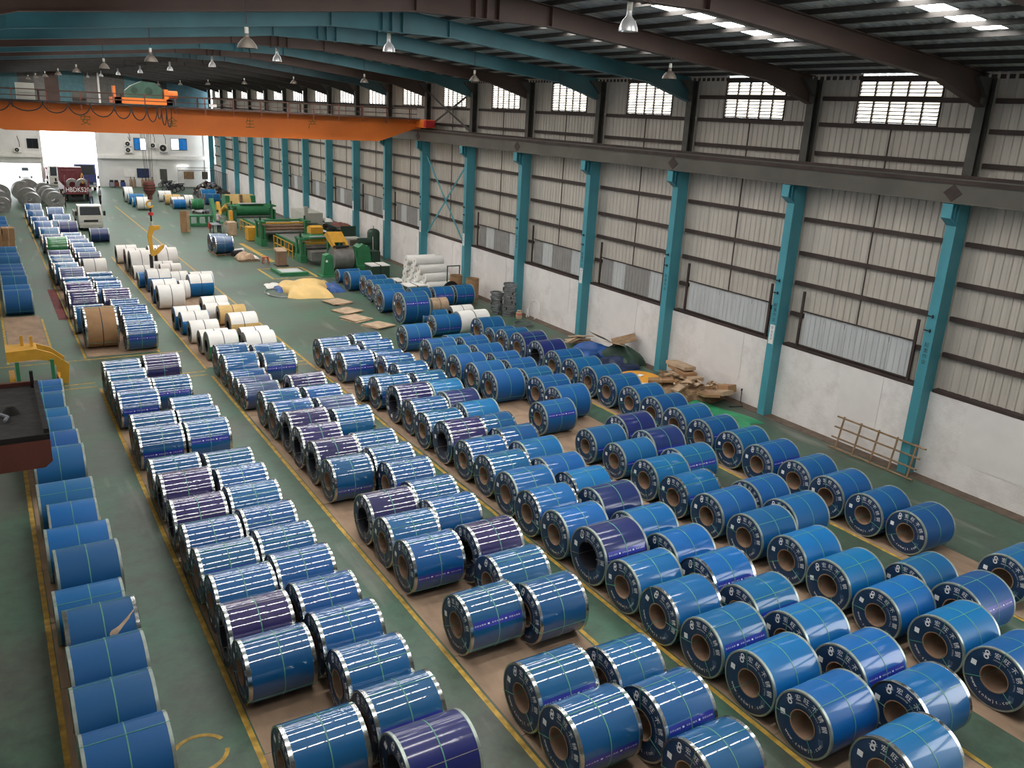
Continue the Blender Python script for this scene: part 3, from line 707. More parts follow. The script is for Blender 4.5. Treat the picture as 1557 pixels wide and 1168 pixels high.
def rim_mesh(material, w_, fl): return revolve([(-.008, fl), (-.012, .99), (-.006, 1.006), (w_, 1.006), (w_ + .002, 1.0)]).mesh('edge_protector', material)
RIM_B = rim_mesh('rim_bright', .05, .945); RIM_D = rim_mesh('rim_dull', .035, .945)
BAND = revolve([(.492, 1.0), (.492, 1.008), (.508, 1.008), (.508, 1.0)]).mesh('strap_band', 'strap_green')
BANDD = revolve([(.487, 1.0), (.487, 1.008), (.513, 1.008), (.513, 1.0)]).mesh('strap_band', 'strap_dark')
def eye_strap(material, b=BORE):
    mb = MB(); h = .0095; r1 = 1.012; xa, xb = -.018, 1.018; rb = b - .018
    mb.box(xa, xb, -h, h, 1.0, r1).box(xa, xa + .006, -h, h, rb, r1).box(xb - .006, xb, -h, h, rb, r1).box(xa, xb, -h, h, rb - .006, rb)
    return mb.mesh('eye_strap', material)
EYE = eye_strap('strap_green'); EYEG = eye_strap('steel_grey', .5)
def face_pt(rad, ang, x=-.0075):
    """point on the left face: ang in degrees, 0 = viewer's right, 90 = up"""
    return Vector((x, -rad * math.cos(R(ang)), rad * math.sin(R(ang))))
def arc_text(mb, txt, rad, a0, step, size, inward=False, x=-.0075):
    for i, ch in enumerate(txt):
        if ch == ' ': continue
        a = a0 + step * i; v, f = glyphs(ch, size)
        ur = Vector((0, -math.cos(R(a)), math.sin(R(a)))); rt = Vector((0, -math.sin(R(a)), -math.cos(R(a))))
        if inward: ur = -ur; rt = -rt
        c = face_pt(rad, a, x); mb.add([c + rt * p.x + ur * p.y for p in v], f)
mb = MB()
arc_text(mb, '宏旺不锈钢', .77, 96, -21.5, .205)
arc_text(mb, 'HONGWANG STAINLESS STEEL', .615, 104, -4.6, .06)
arc_text(mb, 'www.cnhwjt.com', .73, 213, 8.6, .155, inward=True)
# emblem: two interlocking loops
for (da, dr, rr) in ((118.5, .83, .075), (124.5, .70, .085)):
    c = face_pt(dr, da); n = 18
    vs = []; fs = []
    for i in range(n):
        t = 2 * math.pi * i / n
        for r_ in (rr, rr * .5): vs.append(c + Vector((0, r_ * math.cos(t), r_ * math.sin(t))))
    for i in range(n): q = (i + 1) % n; fs.append((2*i, 2*q, 2*q+1, 2*i+1))
    mb.add(vs, fs)
c = face_pt(.77, 121)
for s in (-1, 1):
    ax = Matrix.Rotation(R(-28 * 1), 3, 'X'); mb.add([c + Vector((0, 0, 0)) + ax @ Vector((0, u, v_)) for (u, v_) in ((-.14 * s, -.03), (-.02 * s, -.03), (.14 * s, .03), (.02 * s, .03))], [(0, 1, 2, 3)])
LETTER = mb.mesh('lettering', 'ink_white')
mb = MB(); c0 = face_pt(.72, 166)
mb.add([c0 + Vector((0, u, v_)) for u, v_ in ((-.085, -.09), (.085, -.09), (.085, .09), (-.085, .09))], [(3, 2, 1, 0)])
LABELM = mb.mesh('label_sticker', 'ink_white')
mat('ink_faint', (.10, .16, .25), .6, var=.1)
mb = MB(); c0 = face_pt(.7, -28)
for dz in (.07, .02, -.03, -.08):
    for du in (-.07, .02): mb.add([c0 + Vector((0, u, v_)) for u, v_ in ((du, dz), (du + .07, dz), (du + .07, dz + .03), (du, dz + .03))], [(3, 2, 1, 0)])
MARKS = mb.mesh('handling_marks', 'ink_faint')
# printed band on the wrapping
PB = revolve([(.07, 1.0025), (.93, 1.0025)], 96, 0, 14).mesh('printed_band', 'band_purple')
mb = MB(); uu = .09
for k, tx in enumerate(('宏旺不锈钢', '■', '宏旺不锈钢', '■', '宏旺不锈钢')):
    for ch in tx:
        v, f = glyphs(ch, .045 if ch != '■' else .06)
        for_ang = [R(7) + p.y / 1.0 * 1.15 for p in v]
        mb.add([(uu + p.x * .8, 1.004 * math.cos(a), 1.004 * math.sin(a)) for p, a in zip(v, for_ang)], f); uu += .042 if ch != '■' else .05
    uu += .028
PBT = mb.mesh('lettering', 'ink_white')
SHEET = {k: revolve([(.02, 1.004), (.98, 1.004)], 48, a, b).mesh('paper_sheet', m_) for k, a, b, m_ in (('wb', 20, 160, 'paper_white'), ('wg', 20, 170, 'paper_white'), ('wt', 15, 160, 'paper_white'))}
FILMW = {'wb': WRAP['b'], 'wg': wrap_mesh('film_e'), 'wt': WRAP['y2'], 't': WRAP['a']}

LOOK = {'a': 'matt blue wrapped', 'b': 'bright blue wrapped', 't': 'torn blue wrapped', 'g': 'glossy blue wrapped', 'p': 'glossy purple wrapped', 'q': 'dark violet wrapped', 'n': 'grey blue wrapped',
        's': 'shiny mid-blue wrapped', 'm': 'dull blue wrapped', 'e': 'green wrapped', 'c': 'brown cardboard wrapped', 'w': 'white paper wrapped', 'wb': 'blue coil under white paper,', 'wg': 'green coil under white paper,', 'wt': 'tan coil under white paper,', 'y': 'grey kraft wrapped', 'y2': 'golden kraft wrapped'}
ROWN = {'A': 'leftmost row', 'Z': 'far leftmost row', 'BL': 'left file of the second row', 'BR': 'right file of the second row', 'DL': 'left file of the third row', 'DR': 'right file of the third row',
        'EL': 'left file of the fourth row', 'ER': 'right file of the fourth row', 'GL': 'left file of the fifth row', 'GR': 'right file of the fifth row', 'H': 'row nearest the right wall',
        'I': 'far fifth row beside the cardboard', 'IL': 'far left file of the fifth row', 'IR': 'far right file of the fifth row', 'J': 'far group beside the white rolls', 'WL': 'left file of the paper-wrapped row', 'WR': 'right file of the paper-wrapped row',
        'KL': 'left file of the far second row', 'KR': 'right file of the far second row', 'X': 'aisle by the white truck', 'V': 'far corner'}
def coil(row, idx, x0, y, r_, L_, kind, label=None, z=.006):
    look = LOOK[kind]
    lab = label or ('%s %s, %s from the front, %s' % (look, 'steel coil' if not look.endswith(',') else 'one', ORD[idx], ROWN[row])).replace(', one,', ',')
    near = y < 46
    nm = 'paper_wrapped_coil' if kind[0] == 'w' else ('cardboard_wrapped_coil' if kind in ('c', 'y', 'y2') else 'wrapped_coil')
    t = thing(nm, lab, 'steel coil', (x0, y, z), R(wob(.5)), 'coils in the ' + ROWN[row]); t.scale = (L_, r_, r_)
    C1 = (0, 0, 1)
    wk = FILMW.get(kind) or WRAP[kind]
    place('wrapping', wk, t, C1)
    paper = kind[0] == 'w' or kind in ('y', 'y2')
    purple = kind == 'p' or (kind == 'q' and idx % 3 == 0)
    en = END_G if paper else (END_P if purple else END_N)
    place('end_cover', en, t, C1); place('end_cover', en, t, (1, 0, 1), (0, 0, R(180)))
    place('core_tube', CORED if purple else (CORED2 if paper or kind == 'c' else CORE), t, C1)
    if kind in SHEET: place('paper_sheet', SHEET[kind], t, C1)
    if not paper:
        rm = RIM_B if kind in 'gpncet' or (kind == 's' and idx % 4 == 0) else RIM_D
        place('edge_protector', rm, t, C1); place('edge_protector', rm, t, (1, 0, 1), (0, 0, R(180)))
    spin = random.choice((0, 0, 0, wob(25), wob(12), 90 if random.random() < .1 else 0))
    dark = kind in ('c', 'w', 'wb', 'wg', 'wt', 'y', 'y2')
    place('strap_band', BANDD if dark else BAND, t, (wob(.02), 0, 1))
    if not paper:
        ns = 3 if not purple else 4
        s0 = spin + random.choice((0, 10, -15, 35))
        if y < 60:
            for k in range(ns): place('eye_strap', EYEG if purple else EYE, t, C1, (R(s0 + 360 * k / ns), 0, 0))
    if near and not paper and kind != 'c':
        place('lettering', LETTER, t, C1, (R(-spin), 0, 0)); place('label_sticker', LABELM, t, C1, (R(-spin), 0, 0)); place('handling_marks', MARKS, t, C1, (R(-spin), 0, 0))
        if random.random() < .5 and kind in 'gsmbaq':
            a = random.uniform(-215, -175)   # turn about the axis so that the band faces the aisle in front
            b_ = place('printed_band', PB, t, C1, (R(a), 0, 0)); place('lettering', PBT, b_)
    return t
DATA = """A 0.251 11.801 0.614 1.225 a
A 0.24 13.031 0.618 1.213 a
A 0.294 14.261 0.615 1.213 a
A 0.333 15.493 0.62 1.21 t
A 0.224 16.634 0.528 1.228 b
A 0.356 17.991 0.625 1.209 a
A 0.26 19.204 0.591 1.27 b
A 0.396 20.411 0.612 1.018 b
A 0.253 21.719 0.612 1.215 a
A 0.291 24.138 0.621 1.21 a
A 0.277 25.371 0.614 1.215 a
A 0.23 26.604 0.621 1.223 a
A 0.221 27.788 0.568 1.228 b
A 0.219 29.213 0.612 1.218 a
A 0.289 30.549 0.612 1.215 a
Z 0.221 46.374 0.601 1.211 a
Z 0.211 47.572 0.598 1.212 a
Z 0.24 49.998 0.612 1.188 a
Z 0.213 51.228 0.619 1.189 a
Z 0.199 52.452 0.608 1.19 a
Z 0.184 53.663 0.605 1.191 a
Z 0.18 56.26 0.617 1.213 a
Z 0.138 57.479 0.606 1.216 a
Z 0.116 59.788 0.612 1.225 a
Z 0.045 70.033 0.612 1.228 a
Z 0.001 72.556 0.612 1.222 a
Z -0.023 74.805 0.612 1.235 a
BL 2.908 32.173 0.612 1.217 g
BL 2.913 30.924 0.612 1.203 g
BL 2.884 29.667 0.608 1.199 g
BL 2.921 28.472 0.59 1.196 g
BL 2.962 26.02 0.612 1.215 g
BL 2.947 24.806 0.598 1.215 g
BL 2.903 22.377 0.596 1.223 g
BL 2.937 21.162 0.623 1.217 p
BL 2.899 19.543 0.612 1.226 p
BL 2.911 18.138 0.612 1.209 g
BL 2.928 16.899 0.612 1.212 g
BL 2.964 15.678 0.607 1.208 g
BL 2.916 14.461 0.612 1.222 p
BL 2.925 13.269 0.583 1.219 g
BL 2.896 10.652 0.612 1.217 g
BR 4.299 32.521 0.612 1.22 p
BR 4.127 29.575 0.612 1.206 g
BR 4.289 27.186 0.609 1.215 g
BR 4.257 25.975 0.603 1.209 g
BR 4.241 24.756 0.619 1.213 g
BR 4.248 22.133 0.607 1.218 g
BR 4.277 20.919 0.61 1.221 g
BR 4.245 19.695 0.615 1.231 g
BR 4.238 18.367 0.61 1.22 g
BR 4.259 17.145 0.613 1.232 g
BR 4.27 15.924 0.612 1.23 g
BR 4.337 14.618 0.608 1.219 g
BR 4.323 13.399 0.614 1.221 g
BR 4.324 12.117 0.612 1.214 g
BR 4.334 10.897 0.597 1.228 g
BR 4.344 9.685 0.618 1.21 q
DL 6.992 32.99 0.615 1.217 g
DL 6.956 31.639 0.609 1.235 g
DL 6.94 30.485 0.447 1.229 g
DL 6.938 29.592 0.448 1.222 n
DL 6.931 28.684 0.464 1.224 n
DL 7.071 26.837 0.601 1.227 g
DL 7.085 25.601 0.603 1.24 g
DL 7.142 24.317 0.645 1.233 p
DL 7.076 23.002 0.629 1.225 p
DL 7.098 21.731 0.629 1.247 p
DL 7.084 20.413 0.6 1.135 g
DL 7.074 17.809 0.628 1.248 p
DL 7.062 16.557 0.605 1.248 g
DL 7.026 15.308 0.611 1.248 g
DL 7.03 12.786 0.611 1.248 g
DL 7.011 10.299 0.611 1.248 g
DL 6.962 9.055 0.612 1.243 g
DR 8.312 32.583 0.609 1.236 g
DR 8.334 31.363 0.614 1.222 g
DR 8.4 28.202 0.612 1.248 p
DR 8.464 26.657 0.612 1.211 g
DR 8.477 25.402 0.612 1.221 n
DR 8.57 24.165 0.612 1.204 g
DR 8.4 21.933 0.61 1.218 g
DR 8.385 20.717 0.607 1.225 g
DR 8.396 19.498 0.616 1.224 g
DR 8.423 18.124 0.609 1.216 g
DR 8.385 16.905 0.614 1.24 g
DR 8.486 15.112 0.676 1.194 p
DR 8.351 13.819 0.62 1.247 g
DR 8.432 12.475 0.628 1.165 g
DR 8.524 10.016 0.612 1.049 g
DR 8.426 8.747 0.642 1.137 g
DR 8.302 7.47 0.612 1.1 g
EL 11.017 32.703 0.595 1.248 g
EL 11.047 31.563 0.547 1.248 g
EL 11.112 30.355 0.605 1.248 g
EL 10.98 27.997 0.462 1.164 g
EL 11.136 26.95 0.595 1.248 g
EL 11.2 25.404 0.658 1.248 p
EL 11.216 24.161 0.589 1.248 g
EL 11.092 22.838 0.593 1.248 g
EL 11.122 21.504 0.663 1.248 p
EL 11.116 20.141 0.598 1.248 g
EL 11.129 18.919 0.599 1.248 g
EL 11.053 17.585 0.612 1.248 s
EL 10.957 16.355 0.606 1.232 s
EL 10.945 15.093 0.608 1.246 s
EL 10.966 13.741 0.688 1.248 q
EL 10.946 12.426 0.598 1.248 s
EL 10.89 11.168 0.609 1.233 s
EL 10.937 9.948 0.594 1.248 s
EL 10.962 8.705 0.603 1.248 s
EL 10.951 7.464 0.595 1.248 s
EL 11.12 6.023 0.612 1.248 s
ER 12.536 32.857 0.609 1.213 g
ER 12.484 31.636 0.614 1.237 g
ER 12.524 30.423 0.54 1.202 g
ER 12.385 29.271 0.618 1.245 g
ER 12.388 28.028 0.627 1.222 g
ER 12.576 26.796 0.609 1.188 g
ER 12.599 25.574 0.617 1.179 s
ER 12.568 24.344 0.616 1.203 q
ER 12.578 23.119 0.612 1.243 s
ER 12.5 21.774 0.608 1.152 g
ER 12.497 20.562 0.608 1.234 g
ER 12.517 19.339 0.616 1.248 s
ER 12.488 18.12 0.587 1.248 s
ER 12.538 16.936 0.599 1.232 s
ER 12.485 15.713 0.628 1.248 q
ER 12.468 14.276 0.612 1.24 s
ER 12.5 12.974 0.612 1.201 s
ER 12.477 11.734 0.612 1.219 s
ER 12.495 10.499 0.599 1.213 s
ER 12.552 9.286 0.618 1.206 s
ER 12.62 8.049 0.612 1.186 s
ER 12.632 6.806 0.612 1.217 s
GL 15.21 19.647 0.551 1.248 m
GL 15.297 18.304 0.552 1.248 m
GL 15.152 16.726 0.592 1.248 s
GL 15.143 15.49 0.587 1.248 s
GL 15.154 14.201 0.599 1.248 m
GL 15.175 12.896 0.595 1.248 m
GL 15.25 11.612 0.592 1.248 b
GL 15.181 10.362 0.597 1.248 b
GL 15.162 9.095 0.576 1.248 b
GL 15.26 7.795 0.606 1.248 b
GL 15.254 6.58 0.613 1.248 m
GL 15.26 5.236 0.612 1.248 m
GR 16.645 19.96 0.612 1.226 q
GR 16.596 18.535 0.612 1.248 q
GR 16.435 16.972 0.612 1.242 m
GR 16.675 14.333 0.612 1.156 m
GR 16.617 13.09 0.612 1.24 m
GR 16.746 9.524 0.572 1.187 m
GR 16.78 8.328 0.628 1.192 m
H 19.032 33.601 0.61 1.23 m
H 19.089 32.494 0.505 1.221 m
H 19.083 31.406 0.591 1.24 m
H 19.148 30.157 0.663 1.248 q
H 19.263 28.866 0.631 1.248 q
H 19.156 27.409 0.612 1.248 m
H 19.155 26.17 0.605 1.248 m
H 19.193 24.958 0.609 1.248 m
H 19.145 23.726 0.599 1.248 m
H 19.081 22.292 0.612 1.245 m
H 19.058 21.053 0.612 1.248 m
H 19.02 19.815 0.612 1.248 m
H 19.024 18.592 0.606 1.248 m
H 19.161 17.392 0.596 1.248 m
H 19.063 16.124 0.612 1.248 m
H 19.17 14.8 0.6 1.248 m
H 19.095 13.601 0.602 1.248 m
H 19.119 12.385 0.587 1.248 m
H 19.268 11.22 0.577 1.248 m
H 19.206 8.666 0.597 1.248 m
I 15.218 33.63 0.594 1.211 m
IL 15.118 30.97 0.598 1.235 m
IL 15.059 29.58 0.611 1.244 m
IL 15.079 28.36 0.612 1.248 m
IL 15.182 27.09 0.612 1.248 m
IL 15.26 25.868 0.612 1.248 m
IL 15.181 22.362 0.566 1.235 m
IR 16.478 31.775 0.532 1.178 m
IR 16.561 30.623 0.627 1.177 m
IR 16.527 29.385 0.615 1.199 m
IR 16.644 28.179 0.593 1.181 m
IR 16.615 26.978 0.612 1.194 m
IR 16.61 25.772 0.599 1.173 m
IR 16.496 24.559 0.618 1.23 m
IR 16.446 23.333 0.612 1.248 m
J 18.001 49.451 0.4 1.39 m
J 17.712 47.025 0.556 1.437 m
J 18.02 45.268 0.582 1.324 m
J 17.814 43.765 0.608 1.37 m
J 17.674 42.334 0.612 1.366 m
J 17.281 41.112 0.599 1.375 m
J 17.192 38.381 0.8 1.396 m
J 19.132 41.382 0.56 1.119 m
J 20.437 41.321 0.56 1.174 m
J 21.788 41.389 0.56 1.153 m
J 19.658 39.895 0.42 0.953 y
J 18.175 37.921 0.34 1.436 m
J 17.647 35.611 0.5 1.462 m
J 19.031 35.615 0.55 1.613 w
J 19.816 37.856 0.42 1.225 w
WL 7.15 35.3 0.6 1.22 wg
WL 7.1 36.44 0.5 1.2 w
WL 7.05 38.23 0.5 1.22 w
WL 7 39.9 0.52 1.22 wb
WL 6.9 40.98 0.53 1.2 wb
WL 6.965 45.512 0.6 1.248 w
WL 6.95 46.98 0.612 1.22 wb
WL 7.15 49.99 0.612 1.24 wb
WL 6.87 51.2 0.44 1.1 b
WL 7 53.8 0.4 1.2 w
WL 7.008 54.969 0.75 1.238 w
WL 6.815 59.458 0.578 1.218 w
WR 8.5 34.58 0.62 1.22 w
WR 8.65 35.8 0.565 1.2 w
WR 8.735 38.223 0.612 1.239 wt
WR 8.95 41.1 0.47 1.25 y2
WR 8.55 42.05 0.43 1.15 w
WR 8.58 43 0.51 1.22 w
WR 8.95 47.95 0.61 1.24 wb
WR 9.3 49.2 0.56 1.2 w
WR 8.38 47.5 0.5 0.5 w
WR 8.36 49.7 0.55 0.9 w
WR 8.3 55.4 0.36 1.2 w
WR 8.6 54.463 0.36 1.184 w
WR 8.75 56.5 0.69 1.2 w
WR 8.6 58.626 0.6 1.157 w
KL 2.967 39.014 0.86 1.248 c
KL 2.831 41.722 0.622 1.221 g
KL 2.862 44.747 0.668 1.213 p
KL 2.927 47.332 0.612 1.239 p
KL 2.974 48.751 0.612 1.206 g
KL 2.998 51.706 0.612 1.214 n
KL 2.86 53.247 0.612 1.222 g
KL 2.819 54.718 0.612 1.19 g
KL 2.821 56.053 0.612 1.191 g
KL 2.877 57.808 0.612 1.213 q
KL 3.069 62.545 0.68 1.248 e
KL 2.957 64.745 0.612 1.202 n
KL 3.022 68.226 0.612 1.228 g
KL 2.845 71.761 0.612 1.2 g
KL 2.828 74.457 0.612 1.166 g
KL 2.755 78.686 0.612 1.184 g
KL 2.826 83.458 0.612 1.247 g
KR 4.419 38.026 0.605 1.21 g
KR 4.53 39.357 0.612 1.181 g
KR 4.628 41.212 0.612 1.151 g
KR 4.443 42.657 0.612 1.204 g
KR 4.42 45.24 0.612 1.204 p
KR 4.326 47.217 0.615 1.173 g
KR 4.32 48.439 0.608 1.164 g
KR 4.205 49.891 0.612 1.201 g
KR 4.423 54.279 0.612 1.206 w
KR 4.41 56.771 0.612 1.221 n
KR 4.36 58.529 0.612 1.196 g
KR 4.411 60.692 0.612 1.227 g
KR 4.387 62.236 0.612 1.145 g
KR 4.338 63.783 0.612 1.16 g
KR 4.206 65.328 0.612 1.179 g
KR 4.459 71.201 0.627 1.229 q
KR 4.076 72.421 0.595 1.229 g
KR 4.4 75.667 0.612 1.205 g
KR 4.287 80.56 0.612 1.226 g
X 6.266 68.911 0.5 1.261 q
WL 6.95 56.45 0.7 1.2 w
"""
_cnt = {}
_rows = {}
for ln in DATA.strip().splitlines():
    q = ln.split(); _rows.setdefault(q[0], []).append((float(q[1]), float(q[2]), float(q[3]), float(q[4]), q[5]))
for row, lst in _rows.items():
    lst.sort(key=lambda e: e[1])
    for i, (x0, y, r_, L_, kind) in enumerate(lst): coil(row, i, x0, y, r_, L_, kind)
# torn patch of wrapping on one coil of the leftmost row
for o in list(COL.objects):
    if o.get('label', '').startswith('torn blue'):
        mb = MB(); pts = [(.57, 150, 2), (.60, 149, 5.5), (.66, 147, 6), (.71, 143, 4.5), (.78, 136, 3.5), (.86, 128, 3), (.955, 116, 1.2)]
        vs = []
        for (x, a, hw) in pts:
            for s in (-1, 1): t = R(a + s * hw); vs.append((x, 1.004 * math.cos(t), 1.004 * math.sin(t)))
        mb.add(vs, [(2*i, 2*i+1, 2*i+3, 2*i+2) for i in range(len(pts)-1)])
        place('torn_patch', mb.mesh('torn_patch', 'cardboard_pale'), o, (0, 0, 1))
# ================================================================ FITTINGS AND LOOSE THINGS
def mbo(fn):
    m = MB(); fn(m); return m
# sliding shutters at the top of the white wall
def shutter(label, ya, tone, n=5):
    t = thing('wall_shutter', label, 'shutter', (24.72, ya, 2.84), 0, 'shutters along the right wall')
    w_ = 4.35 / n
    for k in range(n):
        m_ = tone if (k + int(ya)) % 3 else 'shutter_grey'
        sheet_wall(w_ - .015, 2.92, 4.12, .2, .02)
        s = sheet_wall(w_ - .015, 2.92, 4.12, .2, .02); s.v = [(p[0] + 24.74 - .005 * (k % 2), p[1] + ya + k * w_, p[2]) for p in s.v]
        s.build('panel', m_, t)
    for z in (2.9, 4.14): MB().box(24.68, 24.72, ya - .1, ya + 4.5, z - .02, z + .02).build('rail', 'girt_rust', t)
    for y in (ya - .08, ya + 4.42): MB().box(24.64, 24.7, y - .045, y + .045, 2.8, 4.85).build('post', 'girt_rust', t)
mat('shutter_dark', (.27, .26, .25), .5, var=.15, scale=2)
for k in range(11):
    if k in (5,): continue
    shutter('%s corrugated shutter above the white wall, %s bay from the near end' % ('pale grey' if k < 2 else ('mid grey' if k != 6 else 'striped grey'), ORD[k]), 15.45 + 6 * k, 'shutter_grey' if k < 2 else 'shutter_dark')

# rusty bracket near the camera, on the left runway
t = thing('steel_bracket', 'rusty dark steel bracket plate jutting in at the left edge', 'bracket', (-.5, 3.3, 9.14))
MB().box(-1.0, .094, 3.04, 3.63, 9.215, 9.235).build('plate', 'dirt_black', t)
MB().prism([(-1.0, 9.12), (.07, 9.12), (.094, 9.14), (.094, 9.215), (-1.0, 9.215)], 'y', 3.03, 3.05).build('front_lip', 'rust_red', t)
MB().box(.078, .094, 3.05, 3.63, 9.15, 9.25).build('side_lip', 'dirt_black', t)
MB().box(-1.0, .08, 3.62, 3.635, 9.17, 9.25).build('rear_lip', 'rust_red', t)
MB().box(.068, .08, 3.585, 3.60, 9.235, 9.30).build('stub_post', 'dirt_black', t)
t = thing('oily_rag', 'small dark oily rag lying on the rusty bracket', 'rag', (-.01, 3.3, 9.236))
MB().lathe([(.001, .028), (.012, .026), (.022, .014), (.03, .004), (.034, 0.)], n=9).build('cloth', 'dirt_black', t, True)
MB().tube([(-.03, -.02, .006), (-.01, -.06, .008), (-.02, -.1, .006)], .006, 5).build('loose_end', 'cloth_grey', t, True)

# yellow lifting frame behind the leftmost row
t = thing('lifting_frame', 'yellow steel lifting frame with two green posts behind the leftmost row', 'frame', (.9, 34.3, 0))
MB().prism([(.0, 1.36), (.95, 1.40), (1.45, 1.2), (1.98, .72), (1.9, .0), (1.63, .0), (1.68, .6), (1.3, .92), (.95, 1.0), (.0, .98)], 'y', 34.1, 34.2).build('front_plate', 'machine_yellow', t)
MB().prism([(.0, 1.30), (.95, 1.34), (1.45, 1.14), (1.9, .72), (1.85, .0), (1.6, .0), (1.6, .6), (1.2, .9), (.0, .95)], 'y', 35.2, 35.3).build('rear_plate', 'machine_yellow', t)
MB().box(.0, 1.0, 34.2, 35.2, 1.30, 1.36).build('top_beam', 'machine_yellow', t)
MB().box(.02, .2, 34.1, 35.3, .0, .35).box(1.6, 1.9, 34.2, 35.2, .02, .14).build('foot', 'machine_yellow', t)
for x, y in ((.55, 34.9), (.85, 34.7)): MB().box(x - .05, x + .05, y - .04, y + .04, 1.34, 1.75).build('lug', 'machine_yellow', t)
for x in (.3, 1.42): MB().box(x - .06, x + .06, 34.0, 34.08, .02, .98).build('post', 'machine_green', t)

# ---------------------------------------------------------------- things along the right wall
t = thing('pipe_rack', 'rusty welded pipe rack leaning against the white wall and column', 'rack', (23.9, 15.5, 0))
for k in range(4):
    z = .05 + k * .345; x = 23.82 + k * .075
    MB().cyl((x, 14.0 - .1 * (k == 3), z), (x, 17.2, z), .032, 8).build('rail', 'wood_old', t)
for k in range(5):
    y = 14.2 + k * .68
    MB().cyl((23.80, y, .02), (24.07, y + .03, 1.14), .032, 8).build('upright', 'wood_old', t)
# white plastic rolls
RN = 0
me_roll = MB().cyl((0, 0, 0), (1, 0, 0), 1.0, 20).mesh('roll', 'paper_white')
me_rcore = MB().cyl((-.012, 0, 0), (.0, 0, 0), .25, 12).mesh('core', 'cardboard_pale')
rolls = [(21.6, 47.6, 0), (21.55, 47.05, 0), (21.7, 46.5, 0), (22.0, 45.95, 0), (22.2, 45.4, 0), (21.55, 47.35, .47), (21.65, 46.8, .47), (21.8, 46.25, .47), (22.1, 45.7, .47), (21.5, 47.1, .94), (21.7, 46.55, .94), (21.9, 46.05, .94), (21.45, 46.9, 1.4), (21.75, 46.35, 1.4)]
for i, (x, y, z) in enumerate(rolls):
    r_ = .27; lvl = {0: 'bottom', .47: 'second', .94: 'third', 1.4: 'top'}[z]
    pos = [q for q in rolls if q[2] == z]; pos.sort(key=lambda q: q[1]); j = pos.index((x, y, z))
    t = thing('plastic_roll', 'white plastic roll, %s from the front in the %s layer of the pile' % (ORD[j], lvl), 'roll', (x, y, z + r_ + .002), R(wob(2)), 'white rolls piled by the wall')
    o = place('sheet', me_roll, t, (0, 0, 0), (0, 0, 0), (1.75 + wob(.15), r_, r_)); place('core', me_rcore, t, (0, 0, 0), (0, 0, 0), (1, r_, r_))
t = thing('pipe_gate', 'thin dark rectangular steel frame standing before the white wall', 'frame', (23.9, 45.3, 0))
MB().box(23.44, 23.49, 45.28, 45.33, 0, 1.48).box(24.27, 24.32, 45.28, 45.33, 0, 1.48).build('upright', 'machine_dark', t); MB().box(23.44, 24.32, 45.28, 45.33, 1.43, 1.48).build('crossbar', 'machine_dark', t)
for lab, x, y in (('brown cardboard drum standing by the column behind its twin', 23.15, 43.55), ('brown cardboard drum, the nearer of two by the column', 23.62, 42.4)):
    t = thing('cardboard_drum', lab, 'drum', (x, y, 0), 0, 'cardboard drums by the column')
    MB().lathe([(.36, 0), (.37, .01), (.37, 1.24), (.34, 1.24), (.34, .3), (.001, .3)], n=28).build('shell', 'cardboard', t, True); MB().lathe([(.375, 1.18), (.375, 1.25)], n=28).build('rim_hoop', 'wood_old', t, True)
t = thing('black_disc', 'black round reel leaning behind the dark blue coils', 'reel', (22.4, 42.9, 0))
MB().lathe([(.12, -.05), (.5, -.05), (.52, 0), (.5, .05), (.12, .05), (.12, -.05)], (22.5, 42.95, .53), 28, 'y').build('flange', 'black_rubber', t); MB().lathe([(.10, -.06), (.12, .06)], (22.5, 42.95, .53), 16, 'y').build('hub', 'steel_grey', t)
# stack of steel strapping rings against the fifth column
me_ring = MB().lathe([(.27, -.045), (.34, -.045), (.34, .045), (.27, .045), (.27, -.045)], n=20).mesh('ring', 'galvanised')
me_tie = MB().box(.25, .36, -.03, .03, -.055, .055).mesh('tie', 'cable_black')
for sx, sy, n, lab in ((23.58, 38.2, 15, 'taller'), (23.2, 38.85, 10, 'shorter')):
    for i in range(n):
        t = thing('strapping_ring', 'grey steel strapping ring, %s from the floor in the %s stack by the column' % (ORD[i], lab), 'steel ring', (sx + wob(.05), sy + wob(.05), .06 + i * .118), R(wob(180)), 'stacked strapping rings')
        t.rotation_euler = (R(wob(3)), R(wob(3)), R(wob(180))); place('ring', me_ring, t); place('tie', me_tie, t)
t = thing('paper_sack', 'small brown paper sack with a red band at the column foot', 'sack', (23.72, 37.35, 0), .4)
MB().lathe([(.001, .0), (.17, .0), (.19, .12), (.17, .3), (.10, .38), (.13, .43), (.09, .42), (.001, .40)], n=10).build('bag', 'cardboard_pale', t, True); MB().lathe([(.185, .22), (.182, .27)], n=10).build('band', 'red_plastic', t, True)
t = thing('plastic_hoop', 'white plastic hoop leaning upright against the white wall', 'hoop', (24.3, 37.0, 0))
MB().tube([(24.25 + .12 * (1 + math.sin(a)), 36.95 + .52 * math.cos(a), .5 + .5 * math.sin(a)) for a in [R(-60 + 10 * k) for k in range(31)]], .028, 6).build('band', 'white_paint', t)
MB().box(24.2, 24.26, 37.36, 37.42, .0, .5).build('end_strip', 'white_paint', t)
t = thing('plastic_hoop', 'grey plastic hoop lying flat behind the row by the wall', 'hoop', (23.1, 35.9, 0))
MB().lathe([(.50, .0), (.52, .0), (.52, .14), (.50, .14), (.50, 0)], (23.1, 35.9, .004), 32).build('band', 'galvanised', t); MB().box(22.6, 22.66, 35.8, 36.0, .01, .15).build('clip', 'cable_black', t)

